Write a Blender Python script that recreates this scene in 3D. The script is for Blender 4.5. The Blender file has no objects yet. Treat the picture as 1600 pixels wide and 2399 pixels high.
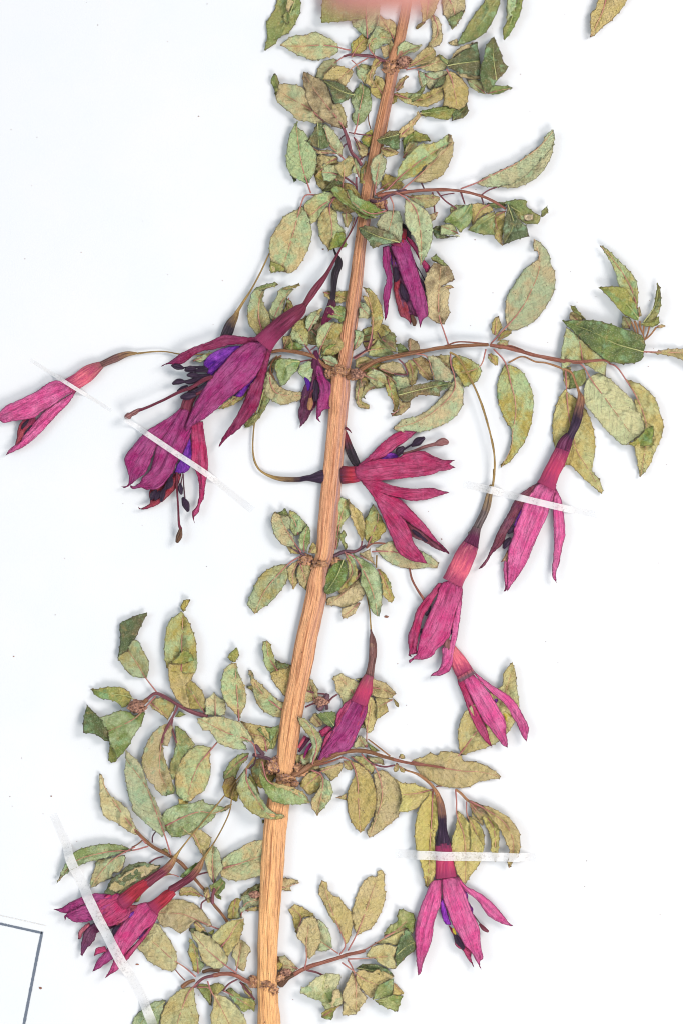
import bpy, math, random
import numpy as np
from mathutils import Vector, noise
from mathutils.geometry import delaunay_2d_cdt
random.seed(7)
S = 0.00015                     # metres per traced unit (the sheet is photographed at 0.15 mm per unit)
CX, CY = 800.0, 1199.5
def W(x, y, z=0.0): return ((x-CX)*S, (CY-y)*S, z*S)
sc = bpy.context.scene
COL = sc.collection
# ---------------------------------------------------------------- camera
cam = bpy.data.cameras.new('camera'); co = bpy.data.objects.new('camera', cam); COL.objects.link(co)
H = 8000
co.location = (0, 0, H*S)
cam.sensor_fit = 'HORIZONTAL'; cam.sensor_width = 36
cam.lens = 36*H/1600.0
cam.clip_start = 0.05; cam.clip_end = 20
cam.dof.use_dof = True; cam.dof.focus_distance = (H-14)*S
cam.dof.aperture_fstop = (cam.lens/1000.0)/(230*S)
sc.camera = co
# ---------------------------------------------------------------- light: two copy-stand soft lamps on the right, a cooler one on the left, and the room
w = bpy.data.worlds.new("World"); sc.world = w; w.use_nodes = True
bg = w.node_tree.nodes['Background']; bg.inputs[0].default_value = (0.95, 0.95, 1.0, 1); bg.inputs[1].default_value = 0.60
def lamp(name, loc, size, power, col):
    l = bpy.data.lights.new(name, 'AREA'); l.shape = 'DISK'; l.size = size; l.energy = power; l.color = col
    o = bpy.data.objects.new(name, l); COL.objects.link(o); o.location = loc
    o.rotation_euler = (-Vector(loc)).to_track_quat('-Z', 'Y').to_euler()
lamp('lamp_upper_right', (0.95, 0.50, 1.05), 0.62, 14.2, (1.0, 0.925, 0.86))
lamp('lamp_lower_right', (0.60, -0.95, 1.05), 0.62, 14.6, (1.0, 0.935, 0.87))
lamp('lamp_left', (-1.10, 0.10, 1.0), 0.75, 5.6, (0.76, 0.93, 1.0))
sc.cycles.pixel_filter_type = 'BLACKMAN_HARRIS'; sc.cycles.filter_width = 1.0
vs = sc.view_settings; sc.display_settings.display_device = 'sRGB'
vs.view_transform = 'Standard'; vs.look = 'None'; vs.exposure = 0.12; vs.gamma = 1.0
vs.use_curve_mapping = False
# ---- traced shapes. @ origin and scale of the tracing window; L leaf, + folded part of the same leaf, T twig, F flower, V round part, B flat part
DATA = """
@600 0 4.48
L 3 g | 220,-20 205,70 150,170 110,235 112,300 120,360 110,430 85,525 150,495 215,440 240,395 330,350 400,265 450,160 470,80 465,-20 | 420,-20 310,240 210,370 100,510
+ 5 t | 350,-20 320,60 315,100 345,130 380,60 415,-20 | 385,-20 330,110
+ 5 g | 300,130 290,210 330,262 352,240 350,170 330,90 | 325,95 330,255
L 3 mt | 255,480 300,435 410,370 520,372 570,345 630,330 680,360 740,390 790,412 835,450 865,510 830,570 740,605 640,632 580,630 520,605 440,580 380,545 310,500 | 985,525 920,515 860,495 780,480 640,472 500,482 400,482 270,480
L 7 g | 700,-60 690,80 685,248 910,230 1145,208 1170,-60 | 925,-60 915,225
L 5 m | 1000,218 1080,335 1150,390 1230,320 1285,270 1300,-60 1150,-60 | 1165,400 1155,200 1150,-40
L 3 t | 1285,150 1365,200 1420,205 1460,240 1470,320 1440,420 1370,330 1270,280 | 1440,400 1300,160
L 5 om | 1190,390 1220,340 1265,280 1350,300 1400,350 1420,400 1390,455 1320,470 1290,505 1245,520 1240,580 1190,520 1160,470 | 1260,610 1180,490 1250,400 1400,400
L 2 t | 1300,500 1340,610 1400,580 1440,500 1420,400 1380,460 | 1400,600 1380,470
L 5 o | 1000,600 1000,520 990,465 1060,400 1110,355 1150,390 1195,400 1180,440 1140,520 1060,580 | 1000,600 1070,480 1150,400
T 4 4 3 p | 1340,640 1250,600 1180,585 1100,580 990,570 920,590
L 4 m | 625,810 650,720 700,650 780,615 850,620 845,690 760,740 700,835 | 920,590 850,640 780,700 700,800
L 5 t | 700,840 730,780 790,720 850,690 950,715 1010,725 1010,790 960,870 940,915 860,870 780,845 | 1170,610 1050,680 950,760 860,850
L 5 bt | 500,745 530,760 600,800 680,830 750,900 790,1010 810,1090 880,1100 940,1230 950,1340 880,1345 800,1320 700,1260 590,1150 540,1060 510,930 490,820 | 930,1360 850,1240 750,1120 650,990 560,860 510,770
+ 4 o | 790,1030 880,1080 945,1230 955,1340 910,1330 840,1220 790,1130 | 930,1350 800,1060
L 7 d | 690,830 750,850 850,860 920,910 980,950 1035,1000 960,1050 885,1090 810,1075 790,980 750,900 | 1030,1000 900,960 710,850
L 3 mt | 235,885 330,880 460,905 510,940 530,1040 590,1150 650,1230 720,1290 620,1300 540,1275 440,1262 370,1190 290,1130 215,1050 220,960 | 720,1280 550,1130 400,1050 235,950
+ 5 g | 155,840 205,768 235,830 240,900 232,980 215,1030 190,930 | 215,1020 200,780
L 4 mg | 1085,865 1190,930 1200,1010 1215,1080 1195,1170 1120,1280 1065,1320 1010,1270 1000,1220 1030,1150 1000,1080 995,1030 1030,950 1075,900 | 1025,1410 1055,1320 1080,1160 1120,960 1110,880
L 4 mo | 1050,690 1120,672 1205,685 1190,760 1150,830 1140,890 1090,830 1050,790 | 1000,630 1060,690 1130,870
L 6 t | 1400,640 1320,630 1240,625 1200,720 1145,800 1150,870 1200,915 1265,920 1230,860 1230,800 1260,730 1320,660 | 1400,640 1290,650 1190,800 1240,910
L 2 o | 1250,790 1300,810 1340,850 1340,950 1310,1050 1210,990 1200,930 | 1330,1000 1240,850
T 3 1.3 1.3 n | 1175,1190 1180,1280 1200,1350
@900 0 4.48
L 4 t | 370,-60 400,240 480,190 520,150 560,40 600,-60 | 470,-60 440,200
L 3 o | 325,290 350,255 430,205 430,235 350,305 | 430,215 335,295
L 4 t | 600,-60 610,60 615,130 650,190 710,312 750,270 800,190 845,100 850,50 820,-60 | 660,-60 740,160 715,310
+ 6 g | 665,195 760,140 850,100 800,190 750,265 712,310 | 830,110 715,300
L 3 t | 500,160 560,180 590,240 605,330 605,435 560,480 500,500 440,490 490,420 500,330 490,200 | 510,150 560,330 470,490
L 6 g | 1050,0 1110,-60 1230,-60 1190,100 1115,260 1060,340 980,400 860,450 765,470 790,400 830,330 890,230 950,140 1040,30 | 1210,-40 980,280 850,450
+ 4 t | 665,440 760,405 780,475 700,470 | 770,440 670,440
L 6 g | 1290,-60 1450,-60 1430,120 1380,240 1320,350 1260,422 1245,370 1245,300 1285,220 1280,100 | 1400,-60 1340,180 1260,400
+ 7 m | 1290,-60 1395,-60 1360,120 1280,230 1285,100 | 1340,-60 1285,220
L 5 m | 130,560 165,460 230,435 300,470 400,475 340,540 260,560 200,590 150,600 | 130,610 230,540 390,480
L 6 t | 215,720 290,650 400,530 490,500 540,570 510,630 440,670 300,700 | 215,720 330,660 440,590 520,540
L 5 mt | 330,700 440,660 540,590 570,570 680,650 650,700 620,730 560,750 440,735 | 230,735 400,700 580,645 660,640
L 6 g | 570,565 620,600 680,640 650,680 600,650 | 660,670 575,575
L 7 d | 665,640 760,580 840,520 970,435 990,560 1005,650 1005,800 850,790 740,745 655,690 | 660,690 800,665 1000,640
+ 6 t | 690,630 760,520 860,470 970,435 900,500 830,530 | 700,620 960,440
+ 5 t | 740,755 850,780 1005,800 1005,830 860,825 780,795 | 750,760 1000,820
L 6 t | 670,760 740,770 830,850 880,940 870,1060 850,1110 780,1145 700,1130 610,1110 625,1020 610,920 640,820 | 650,730 700,830 740,1000 760,1110
L 8 d | 1150,378 1175,460 1220,560 1240,640 1290,720 1180,850 1130,920 1065,990 1010,880 1005,700 1040,620 1050,520 1100,440 | 1175,840 1140,600 1135,440
L 4 m | 860,830 1000,840 1030,920 1060,985 1000,975 910,920 | 1050,970 880,840
L 5 mg | 1080,985 1130,900 1230,905 1290,900 1350,925 1260,955 1200,990 | 1080,985 1200,950 1340,925
L 4 mt | 420,760 640,740 665,780 620,870 480,935 440,890 | 420,780 520,830 650,770
+ 5 d | 560,830 660,770 625,880 480,930 540,870 | 650,780 500,920
L 4 m | 345,735 410,770 445,860 420,930 375,900 | 350,740 400,910
L 7 g | 445,870 400,980 330,1060 270,1075 225,1055 270,1010 350,960 | 230,1060 350,1000 440,875
L 4 o | 100,980 250,975 420,985 520,930 605,905 610,1040 560,1070 450,1120 330,1115 200,1075 | 110,990 350,1050 600,950
L 3 o | 100,975 150,990 140,1030 100,1085 60,1090 | 100,980 90,1080
L 5 tp | 240,790 255,800 210,860 185,930 130,965 120,900 160,840 | 120,960 245,795
L 5 g | 370,1165 480,1140 600,1115 720,1130 740,1150 690,1240 600,1255 500,1230 400,1210 | 370,1190 550,1170 720,1140
L 4 d | 720,1165 850,1110 860,1060 875,1180 820,1240 710,1262 | 720,1250 870,1110
L 6 t | 355,1170 395,1210 330,1290 300,1340 310,1375 250,1420 160,1460 140,1400 150,1370 250,1290 340,1200 | 150,1440 270,1330 385,1180
@600 250 4.48
L 4 mm | 435,145 400,200 370,260 345,340 325,470 315,580 350,690 400,750 460,770 540,815 590,740 630,650 635,500 580,410 520,360 550,350 520,280 440,215 | 575,905 540,800 490,640 450,420 425,200
+ 3 d | 370,720 430,765 400,795 | 430,765 380,730
L 8 d | 520,375 580,300 650,165 690,180 740,300 775,400 720,440 640,430 | 650,170 660,430
L 6 m | 680,170 780,220 860,320 905,400 910,520 930,560 850,500 790,440 740,300 | 925,555 860,480 780,410 720,220
L 5 t | 515,370 560,420 630,450 700,450 780,455 840,490 700,500 640,490 560,430 | 840,490 680,475 525,385
L 3 o | 640,500 760,510 860,520 850,590 780,600 640,680 | 850,540 640,640
L 4 m | 690,640 700,610 770,600 860,640 850,720 800,790 720,770 690,700 | 850,710 780,690 700,690
L 3 o | 610,725 690,640 700,700 730,760 680,775 | 700,650 620,730
L 6 o | 815,625 900,570 980,520 1030,560 1010,650 990,710 920,745 870,710 | 905,850 920,740 915,570
L 5 m | 990,515 1050,560 1085,640 1085,740 1040,700 1000,700 1020,620 | 1080,740 1000,520
L 4 o | 1090,680 1130,600 1160,570 1165,650 1130,830 1090,790 | 1120,820 1140,590
L 12 mt | 1200,620 1240,540 1330,475 1340,540 1370,570 1355,640 1320,760 1250,870 1210,740 | 1245,930 1255,800 1290,600 1320,490
L 12 d | 1255,360 1330,310 1380,270 1490,260 1500,330 1500,460 1440,460 1380,420 1300,400 | 1490,300 1260,360
L 8 t | 1310,430 1400,430 1500,480 1440,520 1350,530 1310,480 | 1320,440 1490,490
T 5 4.2 4.5 p | 920,230 960,340 1000,480 1060,550 1100,610
T 4 1.6 1.4 p | 970,270 1100,290 1205,300
T 4 1.6 1.4 p | 1025,320 1080,440 1110,560
T 4 1.6 1.6 q | 880,350 900,320 940,290
T 5 2.5 2 q | 910,430 930,400 970,385
T 3 2 1.5 p | 1190,480 1120,530 1075,560
T 4 2.4 2.4 p | 1050,740 1050,830 1065,930
T 5 2.6 2 p | 930,740 1000,790 1060,840
L 3 og | 1130,290 1225,235 1215,350 1180,440 1100,350 | 1210,300 1120,330
L 3 o | 1040,350 1180,410 1160,500 1100,540 1060,450 | 1035,330 1160,440
L 3 d | 690,890 780,800 850,730 890,770 900,860 800,880 | 890,850 700,890
L 12 g | 780,880 820,840 920,870 940,920 1000,1000 1060,1090 1150,1150 1280,1170 1150,1185 1080,1160 1000,1080 900,1020 830,950 | 1250,1170 1000,1050 800,870
L 14 mg | 945,880 1000,890 1030,940 1120,985 1240,1040 1300,1090 1360,1100 1280,1150 1200,1160 1120,1130 1040,1060 980,980 | 1360,1100 1200,1130 1000,1000 950,890
L 5 mt | 500,1040 560,980 640,920 790,900 830,960 780,1000 690,1110 650,1180 575,1240 540,1130 | 830,960 700,1030 560,1140 510,1060
L 6 mt | 775,1050 850,1120 860,1220 920,1290 945,1400 850,1430 760,1520 740,1470 680,1400 655,1290 650,1180 700,1090 | 810,980 770,1040 800,1290 780,1480
+ 8 g | 760,1515 790,1420 820,1330 920,1310 945,1400 945,1480 850,1480 | 920,1320 770,1500
L 4 o | 900,1110 980,1120 1010,1150 960,1280 920,1220 | 940,1110 960,1270
L 5 g | 790,1050 830,980 970,1080 900,1100 840,1090 | 800,1040 960,1080
L 9 m | 1270,1215 1350,1110 1440,1090 1500,1110 1530,1200 1530,1350 1510,1440 1400,1380 1280,1290 | 1400,940 1440,1060 1390,1300
L 13 d | 1070,1270 1190,1260 1350,1310 1450,1370 1515,1430 1320,1460 1220,1500 1180,1430 1090,1330 | 1500,1430 1280,1370 1080,1275
T 2 1.2 1.2 n | 1030,1160 1010,1250 940,1400 850,1560
L 4 o | 1310,810 1350,700 1440,730 1540,800 1530,850 1440,860 1340,860 | 1300,860 1420,790 1530,830
T 9 2.5 2 n | 1245,930 1300,900 1400,850 1500,770
T 7 3 3 p | 1310,930 1340,990 1370,1090
T 8 4.5 4 q | 1200,990 1290,1000 1380,940 1480,900 1568,880
T 4 4.5 4 p | 820,960 800,900 850,860
L 2 o | 930,850 1000,830 1040,880 1020,930 950,890 | 930,850 1030,920
@900 250 3.92
L 4 g | 175,285 270,225 330,240 400,270 430,310 330,320 220,330 190,370 185,440 | 190,400 250,270 420,305
L 5 ot | 165,470 200,370 240,330 290,310 300,370 240,430 190,470 | 170,470 280,330
L 9 mo | 45,760 110,660 130,570 200,470 330,350 420,345 500,320 560,270 600,255 595,330 510,420 450,500 360,560 300,630 200,670 120,700 | 20,770 140,650 300,520 450,420 580,340 598,265
L 8 t | 260,690 350,590 440,490 500,400 580,350 600,260 625,310 630,410 600,510 530,630 470,660 370,700 | 130,790 250,690 440,520 560,400 620,330
L 7 tm | 845,700 900,660 1050,590 1200,520 1370,400 1440,340 1490,250 1550,215 1560,290 1520,390 1430,500 1330,600 1190,700 1030,740 900,730 | 700,755 845,700 1050,600 1230,510 1420,370 1545,230
+ 5 m | 1030,740 1190,690 1300,620 1400,520 1500,400 1560,290 1540,420 1510,500 1440,610 1340,690 1200,745 | 1040,740 1300,660 1550,330
T 8 4.8 2.8 r | -60,820 30,800 150,790 300,775 470,765 690,775 880,820 1000,870 1110,940
T 8 2 1.6 p | 470,765 560,870 660,935
T 6 2 1.6 q | 340,700 350,725 365,755
T 6 2.4 1.8 p | 440,790 455,880 460,970
T 6 2.4 2 p | 700,780 715,830 735,890
T 7 2 1.5 p | 880,820 950,770 1030,740
T 6 2 1.5 q | 890,830 905,880 905,900
T 6 1.5 1.2 p | 510,820 570,805 640,795
L 6 o | 200,820 420,810 510,830 480,890 430,925 370,930 280,880 | 150,800 300,840 500,835
L 12 m | 190,850 250,870 330,920 400,980 440,1100 430,1250 380,1380 330,1465 300,1300 270,1210 190,1080 185,950 | 100,790 200,850 290,960 330,1150 340,1330 335,1440
L 5 t | 380,1000 490,965 480,1010 430,1060 | 490,970 420,1040
L 3 d | 440,1110 515,1095 560,1180 690,1190 600,1200 520,1215 460,1190 | 690,1190 450,1120
L 8 gm | 535,1060 620,970 720,920 800,890 805,1000 780,1080 690,1160 630,1090 | 790,900 690,1030 560,1060
L 6 m | 515,1090 630,1085 680,1170 550,1180 510,1170 | 670,1160 520,1100
L 7 t | 800,890 900,890 990,930 1000,960 880,1010 810,1100 790,1000 | 960,900 880,950 810,1080
L 6 g | 760,1130 800,1100 880,1020 1010,960 1010,1180 880,1170 | 1010,1000 800,1120
L 7 o | 1020,975 1100,960 1110,1060 1085,1180 1085,1280 1010,1200 1000,1100 | 1110,960 1020,1020 1080,1270
L 10 d | 1130,890 1200,980 1240,1050 1300,1110 1320,1195 1200,1230 1085,1275 1090,1100 1110,1000 | 1130,900 1180,1080 1100,1250
L 6 g | 1070,885 1160,860 1240,850 1300,860 1310,920 1390,980 1430,1010 1410,1070 1290,1070 1220,1020 1160,920 | 1140,910 1310,1000 1430,1010
+ 8 g | 1430,1010 1450,950 1490,915 1500,965 1450,1015 | 1435,1010 1495,930
+ 9 k | 1280,1020 1295,995 1330,988 1362,1010 1355,1040 1320,1050 1290,1045 | 1285,1020 1360,1020
L 6 tm | 600,930 620,910 740,900 700,930 650,950 610,1000 | 650,930 620,970
L 5 g | 940,890 1000,880 1110,880 1100,930 1010,930 960,920 | 950,900 1100,890
@560 540 3.92
L 5 mtm | 560,-222 533,-192 419,-131 332,0 290,80 280,180 290,260 285,340 295,395 360,375 430,385 475,395 540,340 600,250 650,130 670,10 629,-148 594,-218 | 708,-323 612,-323 568,-227 533,-104 498,27 437,235 400,330
+ 7 g | 290,275 330,300 400,325 440,385 360,375 295,395 285,340 | 400,330 300,380
L 5 mo | 140,550 240,545 220,640 270,760 290,860 220,940 165,960 130,910 90,860 80,770 90,680 | 215,930 180,780 190,640 220,560
+ 8 g | 140,545 220,505 340,478 365,500 290,525 160,560 | 150,550 355,490
L 5 m | 380,540 450,530 500,540 440,620 400,740 380,800 320,850 275,780 300,690 340,620 | 300,860 380,680 470,545
+ 8 o | 410,525 480,510 550,490 565,510 480,540 400,545 | 410,535 560,500
L 4 o | 440,620 470,640 500,710 450,760 400,770 430,680 | 460,620 440,750
L 5 mo | 530,830 600,820 640,960 630,1060 560,1040 480,1000 470,960 | 670,1130 610,1050 540,930
L 4 o | 400,980 470,960 500,1040 480,1100 420,1090 | 410,1080 450,970
L 6 g | 430,1060 510,1020 610,1070 540,1100 460,1090 | 600,1070 450,1070
L 5 m | 620,800 680,750 745,720 740,800 690,870 640,930 610,860 | 640,920 730,740
+ 8 o | 715,745 760,712 770,725 730,790 | 725,780 765,715
L 3 b | 680,900 740,800 790,800 780,850 710,930 | 700,910 780,810
L 3 o | 770,560 880,558 1010,550 1000,650 880,660 800,610 | 775,565 990,620
L 7 mg | 800,700 870,690 970,700 970,800 940,860 900,815 810,800 830,740 | 810,750 950,790
L 6 mo | 715,970 740,900 800,850 870,840 950,860 950,1080 850,1140 780,1160 740,1100 710,1030 | 740,1140 760,1020 870,850
+ 5 o | 800,870 950,850 950,1080 850,1140 770,1150 760,1000 | 760,1050 930,970
L 8 m | 715,970 740,900 800,850 870,840 850,900 790,980 760,1060 740,1110 710,1030 | 740,1100 860,850
L 7 g | 750,1160 820,1060 940,1040 925,1100 860,1150 780,1180 | 750,1165 920,1050
L 7 m | 760,1170 840,1150 905,1200 910,1240 860,1250 800,1220 | 770,1180 900,1240
T 5 4 6 n | 300,1115 400,1100 550,1120 690,1160 760,1220 870,1290
T 6 1.5 1.2 p | 610,1060 640,1100 665,1145
T 5 1.8 1.8 p | 560,1205 640,1190 715,1192
T 6 1.6 1.5 p | 660,1100 710,1060
L 6 gm | 330,1240 380,1180 470,1180 560,1190 560,1230 530,1290 480,1340 430,1410 380,1430 350,1330 | 560,1205 450,1220 400,1350
L 6 gm | 540,1300 570,1240 640,1200 700,1220 680,1290 660,1400 600,1360 | 700,1220 600,1300
L 5 mt | 280,1260 320,1330 350,1400 430,1460 530,1480 640,1490 600,1540 520,1568 400,1600 300,1560 240,1500 225,1420 240,1340 | 290,1270 290,1400 360,1500 600,1515
L 4 o | 340,1170 440,1180 500,1200 380,1230 330,1260 310,1310 300,1220 | 480,1195 310,1260
T 3 1.5 1.5 y | 350,1150 310,1190 260,1250
T 6 2.2 2 n | 390,1150 310,1200 290,1290 330,1370
L 6 ot | 1125,600 1190,610 1170,560 1130,520 1200,540 1250,590 1300,680 1320,800 1280,920 1230,940 1210,850 1210,740 1170,680 | 1180,1090 1215,960 1225,800 1195,650 1150,540
L 5 m | 1100,650 1170,680 1210,760 1200,800 1100,810 | 1110,700 1200,790
L 5 mt | 1070,910 1130,930 1145,990 1090,1080 1050,1100 | 1060,1090 1120,940
T 6 2.5 1.8 p | 1050,1170 1150,1110 1200,1060 1220,980 1215,940
T 4 2 1.5 q | 1130,1020 1200,1015 1240,1000
T 4 1.4 1.4 n | 1140,975 1230,950
T 4 1.4 1.4 q | 1270,935 1295,985
@860 520 3.92
F
B sepal 3 dm | 205,230 300,200 420,330 500,560 535,800 470,870 330,820 260,640 235,480 | 260,230 420,840
B petal 4 rd | 240,560 290,500 320,640 360,730 400,780 410,880 400,950 370,900 300,860 270,760 245,650 | 280,520 390,930
B petal 4 vi | 205,270 240,310 285,390 285,440 230,400 215,350 | 220,280 260,420
B sepal 6 mg | 140,230 200,215 215,300 210,400 230,480 225,600 200,720 185,850 160,915 150,760 145,640 175,540 165,470 140,400 | 170,200 190,500 165,900
B sepal 4 rm | 330,90 400,150 460,230 520,340 580,420 545,480 500,390 430,260 370,180 | 340,100 550,440
V ovary 4 bk | 320,20,3 350,60,8 370,100,9 380,150,6
V tube 6 rd | 330,60,9 310,150,12 290,230,20
B sepal 8 mg | 210,225 330,150 380,200 400,260 430,350 470,480 500,580 540,700 555,860 510,900 485,975 460,880 400,740 360,620 310,500 270,370 | 290,180 390,480 485,960
V anther 6 dp | 255,420,3 265,470,6 270,520,6 260,550,2
V anther 6 dp | 310,570,3 325,630,8 350,690,8 365,735,2
V anther 5 dp | 485,520,2 505,570,5 520,630,3
V filament 4 dp | 440,390,1.3 480,450,1.3 530,540,1.3
V style 5 b | 410,860,4 430,920,6 430,950,4
@780 760 3.92
L 7 om | 330,240 420,130 440,160 500,200 560,270 480,290 400,300 330,280 | 200,320 330,240 520,220
L 8 bg | 430,130 540,75 565,90 580,260 520,240 460,180 | 450,140 570,230
L 6 g | 575,180 640,190 700,250 600,270 | 580,250 690,240
L 6 bt | 685,200 690,130 720,130 785,180 800,250 700,255 | 700,250 710,140
T 9 6.5 4 n | 130,490 200,460 300,390 420,330 600,290 800,250 1000,215 1200,195 1420,190
T 9 1.8 1.5 r | 1020,200 1130,165 1250,165 1420,180
L 4 o | 220,310 310,300 400,330 300,380 200,400 | 210,390 380,320
L 7 t | 400,400 500,350 600,350 640,400 680,460 560,455 460,430 | 420,400 540,450 680,465
T 9 1.8 1.5 p | 600,320 650,370 680,440 670,465 560,455
L 6 mo | 280,480 330,430 400,420 480,470 490,540 430,575 370,560 320,500 | 290,470 470,540
L 6 m | 530,470 600,480 680,480 700,570 650,600 600,620 560,540 | 350,400 440,440 560,520 620,600
L 5 o | 480,560 500,480 560,540 590,620 610,720 580,790 550,810 555,720 500,640 | 500,500 570,780
L 5 o | 650,360 720,320 770,400 760,540 720,560 680,540 690,450 | 690,330 730,440 710,550
L 5 tb | 750,310 820,300 870,330 890,400 920,520 830,490 770,410 720,330 | 730,320 890,500
L 8 tm | 860,290 950,300 1020,370 1080,440 1100,480 1080,530 1010,520 930,520 900,400 | 760,275 850,290 900,400 935,520
L 5 o | 900,290 1060,280 1090,430 1020,370 | 910,290 1080,400
L 5 mo | 1100,300 1170,290 1250,320 1340,380 1360,430 1320,520 1200,580 1150,480 1110,430 1090,340 | 1400,230 1355,375 1250,430 1120,440
L 10 db | 580,615 700,570 850,540 950,520 1090,535 1080,570 980,620 980,660 780,655 700,710 650,715 600,670 | 600,650 800,600 1090,540
L 8 bt | 600,680 650,715 710,700 700,760 620,830 540,845 535,820 600,790 | 540,830 690,710
L 7 mt | 1150,460 1190,560 1195,650 1180,760 1080,880 880,970 740,995 600,985 545,960 640,870 740,850 860,790 960,700 1060,590 1110,500 | 1075,270 1080,380 1105,450 1110,600 950,780 750,900 560,955
L 4 o | 210,540 240,500 300,540 270,640 260,700 330,740 330,780 230,755 205,680 | 250,510 230,720 320,770
L 5 om | 300,690 290,650 340,600 400,575 380,540 330,530 270,610 250,660 | 390,560 300,620
L 4 b | 240,500 300,500 280,570 240,580 | 250,500 270,570
T 10 2.6 2.4 y | 1070,260 1140,300 1230,450 1340,680 1420,930 1470,1150 1480,1300 1465,1480
@860 520 3.92
L 6 bt | 600,390 640,380 700,400 740,400 770,450 800,530 740,560 680,590 745,620 740,760 755,830 720,910 690,940 620,920 560,870 545,700 525,540 560,450 | 740,1120 700,1000 660,880 650,700 670,420
+ 8 g | 580,330 630,300 680,350 740,400 690,400 640,375 600,360 | 600,340 730,400
L 7 t | 700,590 760,580 795,605 740,620 690,625 | 690,610 790,600
@1150 540 3.484
L 5 tm | 345,65 400,100 470,185 490,280 520,340 515,490 460,600 395,695 345,745 260,790 200,812 130,810 115,690 125,545 170,465 265,320 345,260 380,230 390,180 345,150 | 0,920 100,810 200,700 270,600 330,480 385,340 395,230 350,70
L 5 o | 5,780 30,710 60,700 85,790 40,860 10,840 | 30,850 45,710
L 7 o | 40,910 100,820 170,815 140,860 80,890 | 50,900 160,820
L 7 o | 40,950 80,895 140,900 130,950 60,970 | 50,950 135,905
L 5 o | -25,1010 0,1010 50,1030 55,1105 0,1080 -20,1040 | -20,1010 50,1100
T 8 4 4.5 r | -10,935 130,960 400,1030 600,1070
T 7 2.6 1.2 r | 40,940 140,940 240,970 350,1030
L 6 mo | 885,120 940,150 1040,250 1140,350 1185,430 1195,560 1190,640 1130,560 1080,480 1040,460 1010,350 950,220 | 1190,640 1130,450 1000,250 890,125
L 8 g | 870,468 930,460 1080,470 1130,530 1180,620 1200,740 1140,720 1070,680 1000,600 910,500 | 1200,720 1100,600 920,480
L 5 mo | 1070,690 1140,730 1130,800 1065,800 | 1130,790 1080,700
L 6 o | 1190,640 1210,620 1225,700 1200,710 | 1205,700 1210,625
L 7 g | 1355,425 1375,480 1380,600 1350,700 1270,750 1230,750 1300,680 1330,580 | 1240,750 1340,600 1358,430
L 6 g | 1220,760 1290,730 1370,700 1360,770 1260,785 | 1220,765 1360,720
L 6 t | 1350,780 1400,765 1425,780 1390,795 1350,795 | 1350,785 1420,780
T 5 2.4 2 e | 1140,740 1160,780 1180,840
T 5 3 2 e | 1170,740 1190,790 1195,850
T 5 2.4 2 e | 1210,740 1215,790 1240,850
T 5 1.6 2 e | 1250,895 1240,840 1245,780
T 5 1.6 2.2 e | 1250,895 1275,840 1290,785
T 5 1.6 2 e | 1250,895 1300,850 1345,790
L 8 gd | 575,735 700,735 850,738 960,765 1060,800 1200,845 1245,900 1245,990 1220,1060 1090,1090 960,1070 900,1040 780,940 700,860 620,780 | 1240,990 1000,920 850,840 600,745
L 5 t | 640,680 665,660 720,690 770,725 700,740 640,730 | 700,730 650,680
+ 7 g | 645,610 680,620 710,660 770,722 720,700 660,655 | 760,720 650,615
L 4 mo | 610,790 700,860 780,940 900,1040 935,1090 930,1190 870,1160 760,1090 700,1060 580,1140 565,1050 580,930 | 745,1060 730,960 710,870
L 4 g | 640,1160 760,1130 775,1200 750,1260 640,1295 | 650,1280 750,1150
L 3 o | 580,1120 650,1110 640,1300 600,1260 | 600,1120 630,1280
L 5 t | 1240,990 1330,990 1430,970 1640,960 1640,1110 1500,1035 1330,1005 | 1240,990 1600,1000
T 8 4.5 3 r | 600,1060 700,1075 820,1065 930,1062 960,1078
L 7 o | 590,1040 650,1000 720,990 700,1040 640,1050 | 600,1050 710,1000
@1150 850 3.484
L 5 mo | 110,10 190,30 260,80 300,150 333,230 345,330 335,440 320,520 265,660 225,710 160,800 80,852 75,830 120,790 150,720 165,560 110,460 60,330 48,200 70,100 100,35 | 20,-110 110,-10 160,170 190,290 200,400 175,560 165,680 90,840
L 4 ly | 600,215 650,260 700,290 740,340 780,400 830,520 850,670 840,780 825,880 880,950 910,1030 905,1075 830,1010 740,930 650,840 590,830 570,780 520,690 500,560 510,420 560,270 | 605,60 615,250 635,440 670,600 700,720 780,850 900,1050
L 6 l | 780,140 870,85 950,120 1050,210 1165,320 1240,480 1245,560 1170,620 1100,665 1070,670 1000,610 920,530 840,430 760,330 755,240 | 650,-20 740,20 810,130 950,320 1060,470 1130,565
L 5 ly | 1095,130 1160,155 1230,185 1310,260 1350,320 1375,410 1405,500 1380,630 1330,740 1290,840 1215,935 1190,800 1165,690 1170,620 1240,600 1250,500 1230,460 1180,370 1165,310 1190,290 1150,220 | 960,5 1020,30 1100,140 1180,270 1240,410 1265,520 1255,700 1220,920
+ 8 g | 1095,668 1180,625 1250,550 1310,510 1325,560 1310,620 1315,680 1220,680 | 1290,540 1200,670
F
V pedicel 6 e | 140,-1,2 250,-50,2 360,-8,2 440,0,2.2 560,40,2.6 650,80,3 690,170,2.6 715,240,3.5
V ovary 7 dp | 715,240,3.5 728,300,9 710,400,11.5 685,500,11.5 655,570,9.5 630,620,11
V tube 7 dm | 640,590,10 600,660,17 580,710,18
V tube 7 rp | 590,690,17 540,800,19 490,900,19 460,970,21 440,1010,24
@1080 1100 3.484
B petal 6 vi | 425,460 470,350 505,300 500,340 470,410 440,465 | 490,310 440,460
B sepal 6 mr | 640,95 490,190 430,260 380,360 310,480 250,620 200,730 135,812 180,795 250,690 340,600 370,520 430,420 480,330 520,270 640,150 | 630,100 450,350 300,600 140,810
B sepal 5 pk | 345,770 380,690 385,900 365,985 345,995 355,950 | 370,700 355,990
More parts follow.
